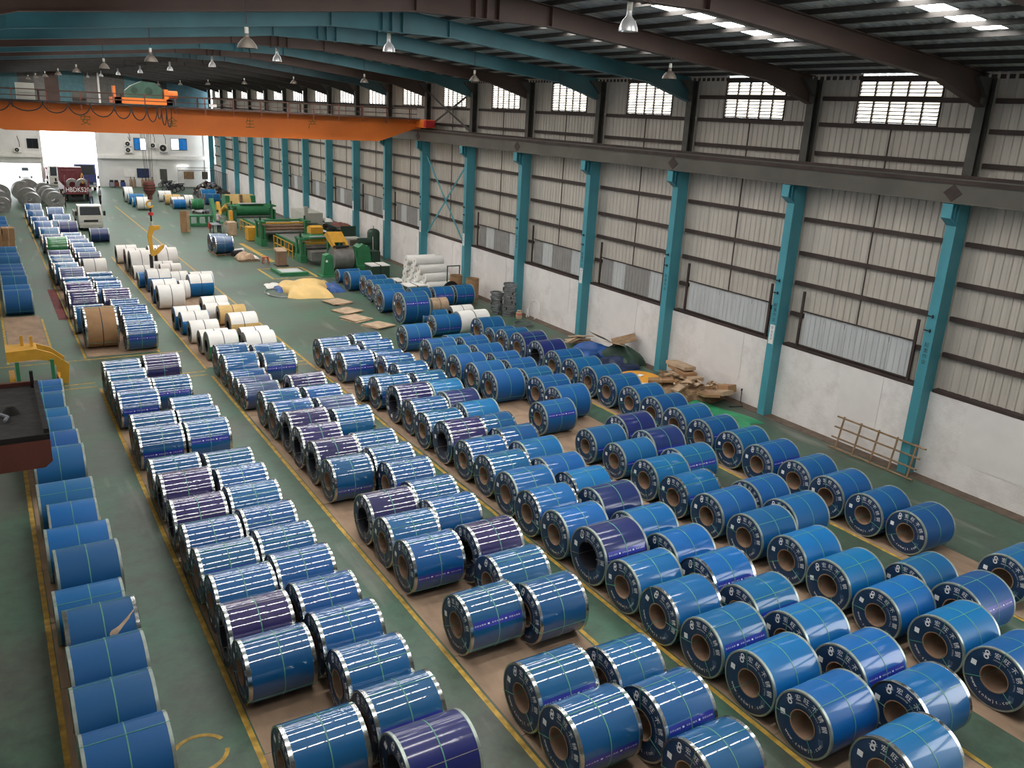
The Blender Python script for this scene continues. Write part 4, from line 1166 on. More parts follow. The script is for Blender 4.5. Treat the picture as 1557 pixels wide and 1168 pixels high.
def rumple(name, material, cx, cy, sx, sy, h, n=18, seed=1, parent=None, peak=1.0, rot=0.):
    """crumpled cloth or heap skin: a height field falling to the floor at its edge, with thickness"""
    rnd = random.Random(seed); ph = [(rnd.uniform(1.5, 5), rnd.uniform(1.5, 5), rnd.uniform(0, 6.3), rnd.uniform(.3, 1)) for _ in range(7)]
    vs = []; fs = []
    for i in range(n + 1):
        for j in range(n + 1):
            u, v = i / n * 2 - 1, j / n * 2 - 1
            rr = max(abs(u), abs(v)); edge = max(0, 1 - rr ** 3)
            ang = math.atan2(v, u); rad = 1 + .14 * math.sin(3 * ang + seed) + .09 * math.sin(5 * ang + 2 * seed)
            z = sum(a * math.sin(fx * u * 1.7 + fy * v * 1.7 + p) for fx, fy, p, a in ph) / 7
            zz = max(.012, h * edge ** .6 * (.55 + .75 * z) * peak)
            a, b = u * sx / 2 * rad, v * sy / 2 * rad
            vs.append((cx + a * math.cos(rot) - b * math.sin(rot), cy + a * math.sin(rot) + b * math.cos(rot), zz))
    top = len(vs); vs += [(p[0], p[1], .002) for p in vs]
    m = n + 1
    for i in range(n):
        for j in range(n):
            a = i*m + j; fs.append((a, a+m, a+m+1, a+1)); fs.append((top+a, top+a+1, top+a+m+1, top+a+m))
    for i in range(n):
        for (a, b) in ((i, i+1), (n*m + i + 1, n*m + i), ((i+1)*m, i*m), (i*m + n, (i+1)*m + n)): fs.append((a, b, top + b, top + a))
    return MB().add(vs, fs, True).build(name, material, parent)
def slab(name, material, c, d, rz=0., tilt=(0, 0), parent=None):
    ax = Matrix.Rotation(rz, 3, 'Z') @ Matrix.Rotation(tilt[0], 3, 'X') @ Matrix.Rotation(tilt[1], 3, 'Y')
    return MB().obox(c, d, ax).build(name, material, parent)
# cardboard strips at the fourth column
for i in range(7):
    o = slab('cardboard_strip', 'cardboard_pale', (23.45 + wob(.3), 31.9 + wob(.3), .06 + i * .055), (1.2 + wob(.2), .22, .035), R(wob(35)), (R(wob(4)), R(wob(4))))
    tag(o, 'tan cardboard strip, %s from the floor in the pile by the fourth column' % ORD[i], 'cardboard', 'cardboard strips by the fourth column')
tag(rumple('tarpaulin', 'tarp_blue', 22.9, 29.6, 2.4, 2.0, .75, seed=3), 'crumpled blue plastic tarpaulin heaped by the white wall', 'tarpaulin')
tag(rumple('tarpaulin', 'tarp_navy', 22.7, 28.0, 2.0, 1.7, .6, seed=5), 'dark navy tarpaulin folded over beside the blue heap', 'tarpaulin')
tag(rumple('tarpaulin', 'machine_dark', 23.7, 28.4, 1.4, 2.2, .95, seed=8), 'dark green tarpaulin draped on the heap near the third column', 'tarpaulin')
for i, (x, y, z, rz, ty, m_) in enumerate(((23.55, 30.0, .8, 20, 25, 'cardboard_pale'), (23.9, 28.7, .95, -30, -18, 'wood_old'), (23.3, 28.6, .85, 60, 12, 'cardboard_pale'))):
    tag(slab('cardboard_sheet', m_, (x, y, z), (1.1, .8, .02), R(rz), (R(10), R(ty)), None), ('stiff tan cardboard sheet standing up from the blue tarpaulin', 'brown board lying on the dark green tarpaulin', 'tan cardboard sheet sagging over the navy tarpaulin')[i], 'cardboard')
t = thing('foam_disc', 'round yellow foam cover lying beyond the coils by the wall', 'foam disc', (22.6, 25.9, 0))
MB().lathe([(.16, .0), (.85, .0), (.9, .06), (.85, .14), (.5, .2), (.16, .2), (.16, 0)], (22.6, 25.9, .02), 32).build('disc', 'foam_yellow', t); MB().lathe([(.86, .145), (.9, .10)], (22.6, 25.9, .02), 32).build('edge_piping', 'white_paint', t)
MB().add([(22.5, 25.75, .225), (22.8, 25.85, .225), (22.72, 26.05, .225), (22.42, 25.95, .225)], [(0, 1, 2, 3)]).build('label_sheet', 'ink_white', t)
tag(rumple('cloth', 'orange_cloth', 23.4, 25.4, .5, .45, .22, 8, seed=4), 'small orange cloth beside the yellow foam disc', 'cloth')
# broken cardboard heap at the third column
hp = thing('cardboard_heap_base', 'low mound of torn cardboard scraps under the folded boxes', 'scrap heap', (23.4, 24.0, 0))
rumple('mound', 'wood_old', 23.3, 24.1, 1.9, 3.0, .55, seed=11, parent=hp)
rnd = random.Random(5)
for i in range(70): slab('scrap_piece', rnd.choice(('cardboard_pale', 'wood_old', 'cardboard')), (23.3 + rnd.uniform(-.8, .75), 24.0 + rnd.uniform(-1.4, 1.3), rnd.uniform(.25, .65)), (rnd.uniform(.15, .4), rnd.uniform(.06, .2), .012), rnd.uniform(0, 3), (rnd.uniform(-.6, .6), rnd.uniform(-.6, .6)), hp)
for i, (x, y, z, lx, ly, lz, rz, ty) in enumerate(((23.75, 24.75, .86, 1.35, .55, .14, 82, 3), (23.72, 24.6, .70, 1.4, .6, .14, 76, -2), (23.7, 24.3, .54, 1.5, .6, .15, 84, 3), (23.25, 22.7, .30, 1.9, .6, .10, 62, 13), (23.7, 22.55, .36, 1.6, .5, .16, 80, 15), (24.1, 22.7, .42, 1.1, .5, .3, 95, 14), (22.9, 23.6, .42, 1.2, .35, .08, 15, -10), (22.6, 24.6, .40, 1.0, .4, .1, 140, 6))):
    lab = ('topmost flat brown bundle on the cardboard heap', 'second flat brown bundle down on the cardboard heap', 'third flat brown bundle down on the cardboard heap', 'long flattened carton sloping down the near end of the heap', 'folded brown carton tied at the waist by the white wall', 'bulky wrapped tan carton leaning on the white wall', 'short torn carton on the hall side of the heap', 'flattened carton at the far left of the heap')[i]
    t = thing('flattened_carton', lab, 'carton', (x, y, z), 0, 'flattened cartons on the heap')
    slab('carton_board', ('cardboard_pale', 'cardboard')[i % 2], (x, y, z), (lx, ly, lz), R(rz), (R(wob(5)), R(ty)), t)
    slab('binding', 'cardboard_pale', (x, y, z), (.05, ly + .02, lz + .015), R(rz), (R(wob(3)), R(ty)), t)
tag(rumple('tarpaulin', 'tarp_green', 22.55, 21.3, 1.5, 3.4, .12, seed=2, rot=R(8)), 'bright green tarpaulin spread on the floor behind the coils', 'tarpaulin')
t = thing('bent_rod', 'thin bent metal rod lying by the wall near the second column', 'rod', (24.2, 21.6, 0)); MB().tube([(24.4, 21.9, .55), (24.3, 21.8, .1), (24.1, 21.5, .05), (23.6, 21.7, .04)], .02, 6).build('rod', 'cable_black', t); MB().cyl((24.38, 21.9, .53), (24.42, 21.92, .6), .035, 8).build('knob', 'cable_black', t)

# ---------------------------------------------------------------- middle floor: tarpaulin and flattened boxes
tag(rumple('tarpaulin', 'tarp_yellow', 15.4, 47.6, 2.7, 4.2, .85, 30, seed=6, rot=R(-12)), 'crumpled pale yellow tarpaulin heaped on the open floor', 'tarpaulin')
tag(rumple('tarpaulin', 'tarp_blue', 14.2, 48.3, .8, 1.4, .35, 10, seed=9), 'blue tarpaulin corner poking out left of the yellow heap', 'tarpaulin')
tag(rumple('tarpaulin', 'tarp_blue', 17.0, 47.6, 1.0, 2.0, .5, 12, seed=12), 'blue and grey tarpaulin bundle right of the yellow heap', 'tarpaulin')
tag(rumple('cloth', 'paper_white', 14.1, 49.5, 1.0, 1.4, .18, 10, seed=10), 'white sheet lying behind the yellow tarpaulin', 'cloth')
t = thing('hose_coil', 'grey hose ring lying left of the yellow tarpaulin', 'hose', (13.7, 47.2, 0)); MB().tube([(13.75 + .75 * math.cos(a), 47.3 + 1.2 * math.sin(a), .04) for a in [R(12 * k) for k in range(30)]], .03, 6, True).build('hose', 'galvanised', t); MB().box(13.0, 13.1, 46.9, 47.2, .02, .1).build('nozzle', 'white_paint', t)
for i, (x, y, rz) in enumerate(((16.2, 49.8, 10), (16.05, 44.0, 20), (15.75, 41.7, 18), (15.6, 40.0, 25), (16.1, 38.3, 20))):
    t = thing('cardboard_sheet', 'flattened brown cardboard sheet on the open floor, %s from the camera' % ORD[4 - i], 'cardboard', (x, y, 0), R(rz), 'cardboard sheets on the open floor')
    for k in range(3): slab('layer', 'cardboard_pale', (wob(.08), wob(.08), .02 + k * .03), (1.15 + wob(.1), 1.25, .02), R(wob(8)), (R(wob(1.2)), R(wob(1.2))), None).parent = t
# white-topped boxes behind the far coils
for lab, x, y, z in (('white-topped green crate beside the decoiler stand', 20.5, 50.6, .75), ('low white board pack left of the roll pile', 20.6, 48.4, .12), ('white-topped board pack in front of the roll pile', 20.9, 45.9, .3)):
    t = thing('board_pack', lab, 'crate', (x + .6, y, 0), 0, 'white board packs')
    MB().box(x, x + 1.25, y - .55, y + .55, .02, z).build('crate', 'machine_dark', t); MB().box(x - .02, x + 1.27, y - .57, y + .57, z, z + .06).build('white_sheet', 'paper_white', t); MB().box(x + .58, x + .66, y - .575, y + .575, .02, z + .066).build('strap', 'cable_black', t)
# pallets under the far blue coils
def pallet(label, x, y, w_=1.2, d=1.0, h=.1):
    t = thing('wooden_pallet', label, 'pallet', (x, y, 0), 0, 'pallets under far coils')
    for k in range(4): MB().box(-w_/2, w_/2, -d/2 + k*(d-.16)/3, -d/2 + k*(d-.16)/3 + .16, h - .022, h - .002).build('slat', 'wood_old', t, True)
    for k in range(3): MB().box(-w_/2 + k*(w_-.1)/2, -w_/2 + k*(w_-.1)/2 + .1, -d/2, d/2, .002, h - .024).build('runner', 'wood_old', t, True)
pallet('pallet under two blue strapped coils left of the machine line', 13.95, 61.9, 1.3, 2.4)
coil('V', 0, 13.35, 61.25, .6, 1.22, 'g', 'front blue coil with pale straps on a pallet left of the machine line', .1)
coil('V', 1, 13.3, 62.5, .6, 1.22, 'g', 'rear blue coil on a pallet left of the machine line', .1)
for lab, x, y, L_ in (('white plastic tube lying behind the strapped blue coils', 14.9, 61.2, 1.0), ('black ended roll lying beside the white tube', 14.7, 60.5, .8)):
    t = thing('short_roll', lab, 'roll', (x, y, .2), R(25)); MB().cyl((-L_/2, 0, 0), (L_/2, 0, 0), .19, 14).build('sheet', 'paper_white' if 'white plastic' in lab else 'cloth_dark', t, True); MB().cyl((-L_/2 - .01, 0, 0), (-L_/2, 0, 0), .1, 10).build('core', 'cable_black', t, True)
t = thing('wooden_pallet', 'dark pallet carrying heaped sacks on the open floor', 'pallet', (14.9, 58.6, 0)); MB().box(14.2, 15.6, 57.9, 59.4, .002, .09).build('deck', 'wood_old', t); MB().box(14.25, 15.55, 57.95, 59.35, .09, .11).build('top_board', 'dirt_black', t)
tag(rumple('sack_heap', 'cardboard_pale', 14.75, 58.7, 1.1, 1.2, .55, 12, seed=21), 'heap of tan sacks on the dark pallet', 'sacks'); bpy.data.objects['sack_heap'].location.z = .112
tag(rumple('sack_heap', 'paper_white', 15.35, 58.5, .5, .6, .3, 8, seed=22), 'small pale sack on the right of the dark pallet', 'sacks'); bpy.data.objects['sack_heap.001'].location.z = .112

# ---------------------------------------------------------------- green processing line
g = thing('decoiler', 'green decoiler stand with motor holding a bare steel coil', 'machine', (20.8, 53.4, 0), 0)
MB().box(20.55, 21.75, 52.6, 54.4, 0, .35).build('base', 'machine_green', g)
MB().prism([(20.6, .35), (21.7, .35), (21.55, 1.5), (21.1, 1.75), (20.75, 1.5)], 'y', 52.9, 53.9).build('housing', 'machine_green', g)
MB().prism([(52.6, .35), (54.4, .35), (53.9, 1.3), (53.0, 1.3)], 'x', 20.5, 20.6).build('side_plate', 'machine_green', g)
MB().cyl((21.0, 53.6, 1.8), (21.9, 53.6, 1.8), .25, 14).build('motor', 'machine_dark', g); MB().box(21.7, 22.3, 52.9, 53.8, .2, 1.2).build('gearbox', 'machine_dark', g)
MB().cyl((18.9, 53.4, .82), (20.6, 53.4, .82), .22, 16).build('mandrel', 'steel_grey', g)
t = thing('steel_coil', 'bare grey steel coil mounted on the green decoiler', 'steel coil', (19.1, 53.4, .07))
revolve([(0, .25), (0, .74), (1.3, .74), (1.3, .25), (0, .25)], 48).build('winding', 'steel_grey', t, True).location.z = .75
revolve([(-.004, .45), (-.004, .73)], 48).build('end_face', 'galvanised', t, True).location.z = .75
g = thing('support_post', 'green outboard support post before the grey coil', 'machine', (18.1, 51.6, 0))
MB().prism([(17.75, 0), (18.5, 0), (18.4, 1.35), (18.2, 1.45), (17.9, 1.35)], 'y', 51.3, 51.9).build('post', 'machine_green', g); MB().box(17.6, 18.6, 51.1, 52.1, 0, .08).build('base_plate', 'machine_green', g); MB().cyl((18.0, 51.28, 1.0), (18.0, 51.3, 1.0), .08, 10).build('bolt_cover', 'ink_white', g)
g = thing('hold_down_arm', 'orange hold-down arm over the coil on the decoiler', 'machine', (19.6, 54.6, 0))
MB().prism([(54.9, 2.15), (54.4, 2.4), (53.2, 1.75), (53.0, 1.5), (53.5, 1.55), (54.6, 2.0)], 'x', 19.1, 19.25).prism([(54.9, 2.15), (54.4, 2.4), (53.2, 1.75), (53.0, 1.5), (53.5, 1.55), (54.6, 2.0)], 'x', 20.0, 20.15).build('arm', 'machine_yellow', g)
MB().add([(19.1, 54.4, 2.4), (20.15, 54.4, 2.4), (20.15, 53.4, 1.86), (19.1, 53.4, 1.86), (19.1, 54.4, 2.36), (20.15, 54.4, 2.36), (20.15, 53.4, 1.82), (19.1, 53.4, 1.82)], [(0,1,2,3),(7,6,5,4),(0,4,5,1),(1,5,6,2),(2,6,7,3),(3,7,4,0)]).build('cover', 'machine_yellow', g)
MB().cyl((19.1, 53.1, 1.58), (20.15, 53.1, 1.58), .09, 12).build('press_roll', 'black_rubber', g); MB().box(19.3, 19.95, 54.7, 55.0, 0, 2.2).build('stand', 'machine_green', g)
def stand(label, x0, x1, y, h, rolls_, name='roll_stand', d=1.4, mm='machine_green'):
    g = thing(name, label, 'machine', ((x0 + x1) / 2, y, 0))
    for x in (x0, x1 - .45):
        MB().box(x, x + .45, y - d/2, y + d/2, 0, .5).build('pedestal', mm, g)
        MB().box(x + .04, x + .16, y - d*.42, y - d*.22, .5, h).box(x + .04, x + .16, y + d*.22, y + d*.42, .5, h).box(x + .28, x + .4, y - d*.42, y + d*.42, .5, h * .8).build('side_frame', mm, g)
        MB().box(x, x + .45, y - d*.45, y + d*.45, h - .12, h).build('cap_beam', mm, g)
        MB().cyl((x + .22, y, h), (x + .22, y, h + .3), .07, 10).build('screw_jack', 'machine_dark', g)
    MB().box(x0, x1, y + d*.25, y + d*.38, h - .15, h - .02).build('top_tie', mm, g)
    for (z, r_, m_) in rolls_: MB().cyl((x0 + .2, y - .1, z), (x1 - .2, y - .1, z), r_, 16).build('roll', m_, g)
    return g
g = stand('green entry leveller with yellow roll in front of the decoiler', 18.0, 20.9, 57.2, 1.65, ((.95, .16, 'steel_grey'), (1.25, .1, 'machine_yellow'), (1.45, .07, 'machine_yellow')))
MB().box(18.3, 20.6, 56.6, 57.8, 1.65, 1.72).build('top_cover', 'machine_green', g); MB().box(18.7, 20.2, 56.55, 56.8, 1.72, 1.78).build('bright_guard', 'alu_white', g)  # pale strip on top stands for the leveller's white highlight
MB().box(18.4, 20.5, 55.4, 56.4, .3, .9).build('feed_table', 'steel_grey', g)
g = thing('motor_cover', 'yellow motor cover behind the green entry leveller', 'machine', (20.3, 60.2, 0)); MB().prism([(59.7, 1.5), (60.6, 1.5), (60.6, 1.85), (60.2, 2.05), (59.7, 1.95)], 'x', 19.8, 20.7).build('cover', 'machine_yellow', g); MB().box(19.8, 20.7, 59.6, 60.7, 0, 1.5).build('pillar', 'machine_green', g)
def table(label, ya, yb, z):
    g = thing('conveyor_table', label, 'machine', (19.4, ya, 0))
    MB().box(18.6, 20.4, ya, yb, z - .05, z).build('steel_strip', 'steel_grey', g)
    for x in (18.45, 20.4): MB().box(x, x + .14, ya, yb, z - .22, z + .02).build('side_beam', 'machine_green', g)
    n = int((yb - ya) / 1.2)
    for k in range(n + 1):
        y = ya + .1 + k * (yb - ya - .2) / n
        for x in (18.45, 20.4): MB().box(x, x + .12, y - .06, y + .06, 0, z - .22).build('leg', 'machine_green', g)
table('grey strip table between the leveller and the middle stand', 58.2, 63.9, .95); table('grey strip table beyond the middle stand', 66.2, 73.4, .95)
g = thing('guard_rail', 'yellow guard rail beside the near strip table', 'railing', (18.1, 61, 0))
for z in (.45, .95): MB().box(18.08, 18.12, 58.6, 63.2, z - .03, z + .03).build('rail', 'machine_yellow', g)
for k in range(6): MB().box(18.07, 18.13, 58.6 + k*.9, 58.68 + k*.9, 0, .98).build('post', 'machine_yellow', g)
g = thing('guard_rail', 'yellow guard rail beside the far strip table', 'railing', (18.1, 69, 0))
for z in (.45, .95): MB().box(18.08, 18.12, 67, 73.0, z - .03, z + .03).build('rail', 'machine_yellow', g)
for k in range(6): MB().box(18.07, 18.13, 67 + k*1.18, 67.08 + k*1.18, 0, .98).build('post', 'machine_yellow', g)
g = thing('yellow_cabinet', 'yellow steel cabinet left of the far strip table', 'cabinet', (17.6, 67.3, 0)); MB().box(17.2, 18.0, 66.9, 67.9, .04, 1.05).build('body', 'machine_yellow', g); MB().box(17.25, 17.95, 66.88, 66.9, .1, 1.0).build('door', 'machine_yellow', g); MB().box(17.2, 18.0, 66.9, 67.9, 0, .04).build('plinth', 'cable_black', g)
g = stand('green middle roll stand with copper and yellow rolls', 17.4, 21.3, 65.0, 1.85, ((.95, .16, 'steel_grey'), (1.2, .13, 'core_brown'), (1.42, .1, 'core_brown'), (1.62, .07, 'machine_yellow')), d=1.8)
MB().box(21.3, 22.2, 64.4, 65.6, .2, 1.5).build('drive_box', 'machine_dark', g)
g = stand('green far bridle stand with a large green drum', 17.8, 21.6, 75.2, 1.9, ((.9, .15, 'steel_grey'),), d=2.0)
MB().cyl((18.3, 75.2, 1.45), (21.1, 75.2, 1.45), .52, 24).build('drum', 'machine_green', g); MB().box(18.6, 20.6, 74.7, 75.3, 1.98, 2.03).build('bright_guard', 'alu_white', g); MB().box(17.6, 17.85, 74.2, 74.6, .7, 1.5).build('orange_panel', 'foam_yellow', g)  # white highlight over the drum is modelled as a pale strip
g = thing('shear_housing', 'tan and yellow shear housing beyond the green drum', 'machine', (20.5, 83, 0))
MB().box(19.2, 22.0, 82.4, 83.8, 0, .5).box(19.2, 19.6, 82.4, 83.8, .5, 1.9).box(21.6, 22.0, 82.4, 83.8, .5, 1.9).build('frame', 'machine_green', g)
MB().add([(19.4, 82.2, 1.0), (21.8, 82.2, 1.0), (21.9, 83.0, 2.0), (19.3, 83.0, 2.0), (19.4, 82.25, .98), (21.8, 82.25, .98), (21.9, 83.05, 1.98), (19.3, 83.05, 1.98)], [(0,1,2,3),(7,6,5,4),(0,4,5,1),(1,5,6,2),(2,6,7,3),(3,7,4,0)]).build('sloping_guard', 'kraft_gold', g)
MB().box(20.5, 20.75, 82.2, 82.6, 1.2, 2.0).build('bracket', 'wood_old', g); MB().cyl((18.9, 80.5, 1.2), (18.9, 82.2, .6), .25, 12).build('yellow_arm', 'machine_yellow', g)
g = thing('tension_arm', 'green slanted tension arm left of the far drum', 'machine', (17.5, 79, 0)); MB().prism([(77.6, 0), (78.4, 0), (80.2, 1.9), (79.6, 2.0)], 'x', 17.2, 17.5).build('arm', 'machine_green', g); MB().prism([(77.9, .7), (78.5, .6), (79.0, 1.6), (78.6, 1.8)], 'x', 17.5, 17.8).build('guard', 'machine_yellow', g); MB().box(17.0, 18.0, 77.4, 78.6, 0, .12).build('base', 'machine_green', g)
# side equipment
g = thing('air_tank', 'tall dark green air receiver tank by the wall column', 'tank', (23.8, 56.6, 0))
MB().lathe([(.001, 2.12), (.2, 2.1), (.38, 2.0), (.45, 1.85), (.45, .4), (.38, .28), (.2, .22), (.001, .2)], (23.62, 57.3, 0), 24).build('vessel', 'machine_dark', g); MB().cyl((23.62, 57.3, 2.1), (23.62, 57.3, 2.3), .04, 8).build('valve', 'steel_grey', g); MB().tube([(23.4, 56.88, 1.6), (23.4, 56.85, .9), (23.35, 56.7, .1)], .02, 6).build('pipe', 'white_paint', g)
for a in (30, 150, 270): MB().cyl((23.62 + .3*math.cos(R(a)), 57.3 + .3*math.sin(R(a)), 0), (23.62 + .3*math.cos(R(a)), 57.3 + .3*math.sin(R(a)), .35), .04, 8).build('leg', 'machine_dark', g)
g = thing('compressor', 'dark air compressor on the floor beside the green tank', 'compressor', (22.6, 55.6, 0)); MB().box(22.2, 23.1, 55.0, 56.2, .02, .18).build('skid', 'dirt_black', g); MB().cyl((22.3, 55.6, .5), (23.0, 55.6, .5), .28, 14).build('motor', 'machine_dark', g); MB().box(22.3, 22.7, 55.1, 55.5, .18, .65).build('pump', 'cloth_grey', g)
g = thing('control_box', 'grey electrical box mounted behind the decoiler', 'cabinet', (21.8, 56.8, 0)); MB().box(21.5, 22.1, 56.4, 57.2, 0, 1.0).build('stand', 'machine_dark', g); MB().box(21.3, 22.3, 56.3, 57.3, 1.0, 1.6).build('box', 'grey_box', g); MB().box(21.45, 22.15, 56.28, 56.3, 1.1, 1.5).build('door', 'lamp_dull', g)
g = thing('switch_cabinet', 'large beige switch cabinet behind the middle stand', 'cabinet', (22.0, 67, 0))
MB().box(21.4, 22.9, 66.0, 69.5, .06, 2.2).build('body', 'grey_box', g); MB().box(21.38, 21.4, 66.1, 67.6, .2, 2.1).box(21.38, 21.4, 67.8, 69.3, .2, 2.1).build('door', 'grey_box', g); MB().box(21.4, 21.7, 66.0, 66.3, 2.2, 2.7).build('duct', 'grey_box', g); MB().box(21.4, 22.9, 66.0, 69.5, 0, .06).build('plinth', 'cable_black', g)
g = thing('storage_rack', 'dark green steel storage rack against the white wall', 'rack', (23.8, 65, 0))
for x in (22.9, 24.0):
    for y in (61.9, 67.9): MB().box(x - .04, x + .04, y - .04, y + .04, 0, 1.7).build('upright', 'machine_dark', g)
for z in (.4, .95, 1.5): MB().box(22.86, 24.05, 61.9, 67.9, z - .03, z).build('shelf', 'machine_dark', g)
MB().box(22.86, 24.05, 61.84, 61.88, .05, 1.7).build('end_panel', 'machine_dark', g)
o = rumple('cover_cloth', 'rust_red', 23.45, 63.5, .95, 2.6, .35, 10, seed=31); o.location.z = 1.505; tag(o, 'dark red cloth thrown over the green storage rack', 'cloth')
o = rumple('cover_cloth', 'paper_white', 23.45, 66.6, .8, 1.4, .3, 8, seed=32); o.location.z = 1.505; tag(o, 'white cloth bundle on the green storage rack', 'cloth')
for i in range(6):
    t = thing('spare_roller', 'small machine part on the green rack shelf, %s from the near end' % ORD[i], 'machine part', (23.4, 62.5 + i * .95, .955 if i % 2 else .405), 0, 'parts on the green rack'); MB().cyl((-.35, 0, .12), (.35, 0, .12), .115, 10).build('barrel', ('steel_grey', 'machine_dark', 'core_brown')[i % 3], t, True); MB().cyl((-.45, 0, .12), (.45, 0, .12), .03, 6).build('shaft', 'steel_grey', t, True)
# pit with its green frame
g = thing('pit_frame', 'green sunken pit frame with a steel plate in the floor', 'frame', (16.1, 53.2, 0)); MB().box(15.3, 17.1, 52.2, 52.5, .006, .2).box(15.3, 15.5, 52.5, 54.4, .006, .2).build('kerb', 'machine_green', g); MB().box(15.6, 17.0, 52.8, 54.2, .006, .12).build('plate', 'shutter_grey', g)
for (xa, xb, ya, yb) in ((14.6, 17.5, 51.5, 51.62), (14.6, 14.75, 51.6, 55), (14.6, 17.5, 55, 55.15), (17.4, 17.55, 51.6, 55)): fbox('painted_line', xa, xb, ya, yb, z=.006)
g = thing('operator_pedestal', 'brown operator pedestal box beside the guard rail', 'pedestal', (16.5, 56.1, 0)); MB().box(16.2, 16.8, 55.8, 56.4, .04, .95).build('box', 'core_brown', g); MB().prism([(55.8, .95), (56.4, .95), (56.4, 1.15), (55.8, 1.0)], 'x', 16.15, 16.85).build('desk', 'cardboard_pale', g); MB().box(16.1, 16.9, 55.7, 56.5, 0, .04).build('foot', 'cable_black', g)
g = thing('red_stool', 'small red plastic stool on the green floor', 'stool', (15.7, 56.9, 0)); MB().box(-.17, .17, -.17, .17, .42, .46).build('seat', 'red_plastic', g, True)
for sx in (-1, 1):
    for sy in (-1, 1): MB().cyl((sx*.13, sy*.13, .43), (sx*.2, sy*.2, 0), .03, 6).build('leg', 'red_plastic', g, True)
g = thing('control_console', 'beige sloping control console by the machine operator', 'console', (16.8, 71.2, 0)); MB().prism([(70.4, 0), (72.0, 0), (72.0, .75), (71.2, 1.05), (70.4, 1.0)], 'x', 16.5, 17.2).build('body', 'cardboard_pale', g); MB().box(16.49, 16.5, 70.6, 71.8, .1, .7).build('side_door', 'grey_box', g); MB().cyl((16.48, 70.9, .85), (16.5, 70.9, .85), .05, 8).build('knob', 'cable_black', g)
g = thing('tall_boards', 'two tall brown boards standing on end in the aisle', 'boards', (13.7, 72.8, 0)); slab('board', 'cardboard', (13.55, 72.7, .86), (.5, .1, 1.7), R(5), (0, 0), None).parent = g
bpy.data.objects['board.%03d' % 0 if False else [o.name for o in COL.objects if o.name.startswith('board')][-1]].location = (-13.7, -72.8, 0)
o = slab('board', 'cardboard_pale', (13.9, 72.85, .84), (.34, .1, 1.68), R(-12), (0, 0), None); o.parent = g; o.location = (-13.7, -72.8, 0)
g = thing('green_bench', 'low green steel bench frame behind the tall boards', 'bench', (15.6, 76.2, 0)); MB().box(14.6, 16.6, 75.9, 76.5, .82, .95).build('top', 'machine_green', g); MB().box(14.6, 16.6, 75.9, 76.5, .06, .25).build('base_beam', 'machine_green', g)
for x in (14.7, 15.4, 16.1, 16.5): MB().box(x - .08, x + .08, 75.95, 76.45, .25, .82).build('leg', 'machine_green', g)
for lab, x, y, m_ in (('small red fire extinguisher by the bench', 15.95, 74.4, 'red_plastic'), ('small floor fan left of the operator', 15.6, 77.0, 'white_paint')):
    g = thing('extinguisher' if 'red' in lab else 'floor_fan', lab, 'extinguisher' if 'red' in lab else 'fan', (x, y, 0)); MB().lathe([(.001, 0), (.12, .0), (.12, .45), (.06, .55), (.03, .6), (.001, .6)], n=12).build('body', m_, g, True); MB().cyl((0, 0, .58), (.12, 0, .62), .02, 6).build('handle', 'cable_black', g, True)
g = thing('work_table', 'grey blue work table beside the operator', 'table', (15.9, 72.0, 0)); MB().box(15.5, 16.2, 71.2, 72.6, .7, .75).build('top', 'cloth_grey', g)
for sx in (15.55, 16.15):
    for sy in (71.3, 72.5): MB().box(sx - .03, sx + .03, sy - .03, sy + .03, 0, .7).build('leg', 'machine_dark', g)

# ---------------------------------------------------------------- far coils and stores near the back wall
def fc(i, x, y, r_, kind, lab, L_=1.1): coil('V', i, x, y, r_, L_, kind, lab)
fc(2, 12.2, 95.6, .75, 'w', 'white coil at the back of the far aisle pair line', .8); fc(3, 12.3, 93.6, .5, 'b', 'blue coil behind the white one in the far middle floor', 1.5); fc(4, 12.3, 91.0, .45, 'b', 'blue coil just behind the front white coil, far middle floor', 1.5); fc(5, 12.35, 88.6, .6, 'w', 'front white coil with dark base on the far middle floor', 1.2)
fc(6, 15.5, 95.6, .55, 'w', 'rearmost white coil right of the hook block', 1.2); fc(7, 15.6, 92.8, .5, 'y2', 'golden kraft coil right of the hook block', 1.5); fc(8, 15.8, 90.4, .5, 'w', 'white coil before the golden one near the hook block', 1.2); fc(9, 15.7, 89.0, .45, 'b', 'blue coil in front of the white one near the hook block', 1.2); fc(10, 17.0, 90.2, .6, 'w', 'pale coil right of the blue one near the hook block', .8); fc(11, 17.2, 88.4, .5, 'e', 'dark green coil at the front right of the far group', 1.2)
fc(12, 19.6, 95.0, .65, 'b', 'large teal blue coil before the scrap heap', 1.5); fc(13, 19.4, 92.4, .55, 'g', 'blue strapped coil in front of the teal one', 1.6)
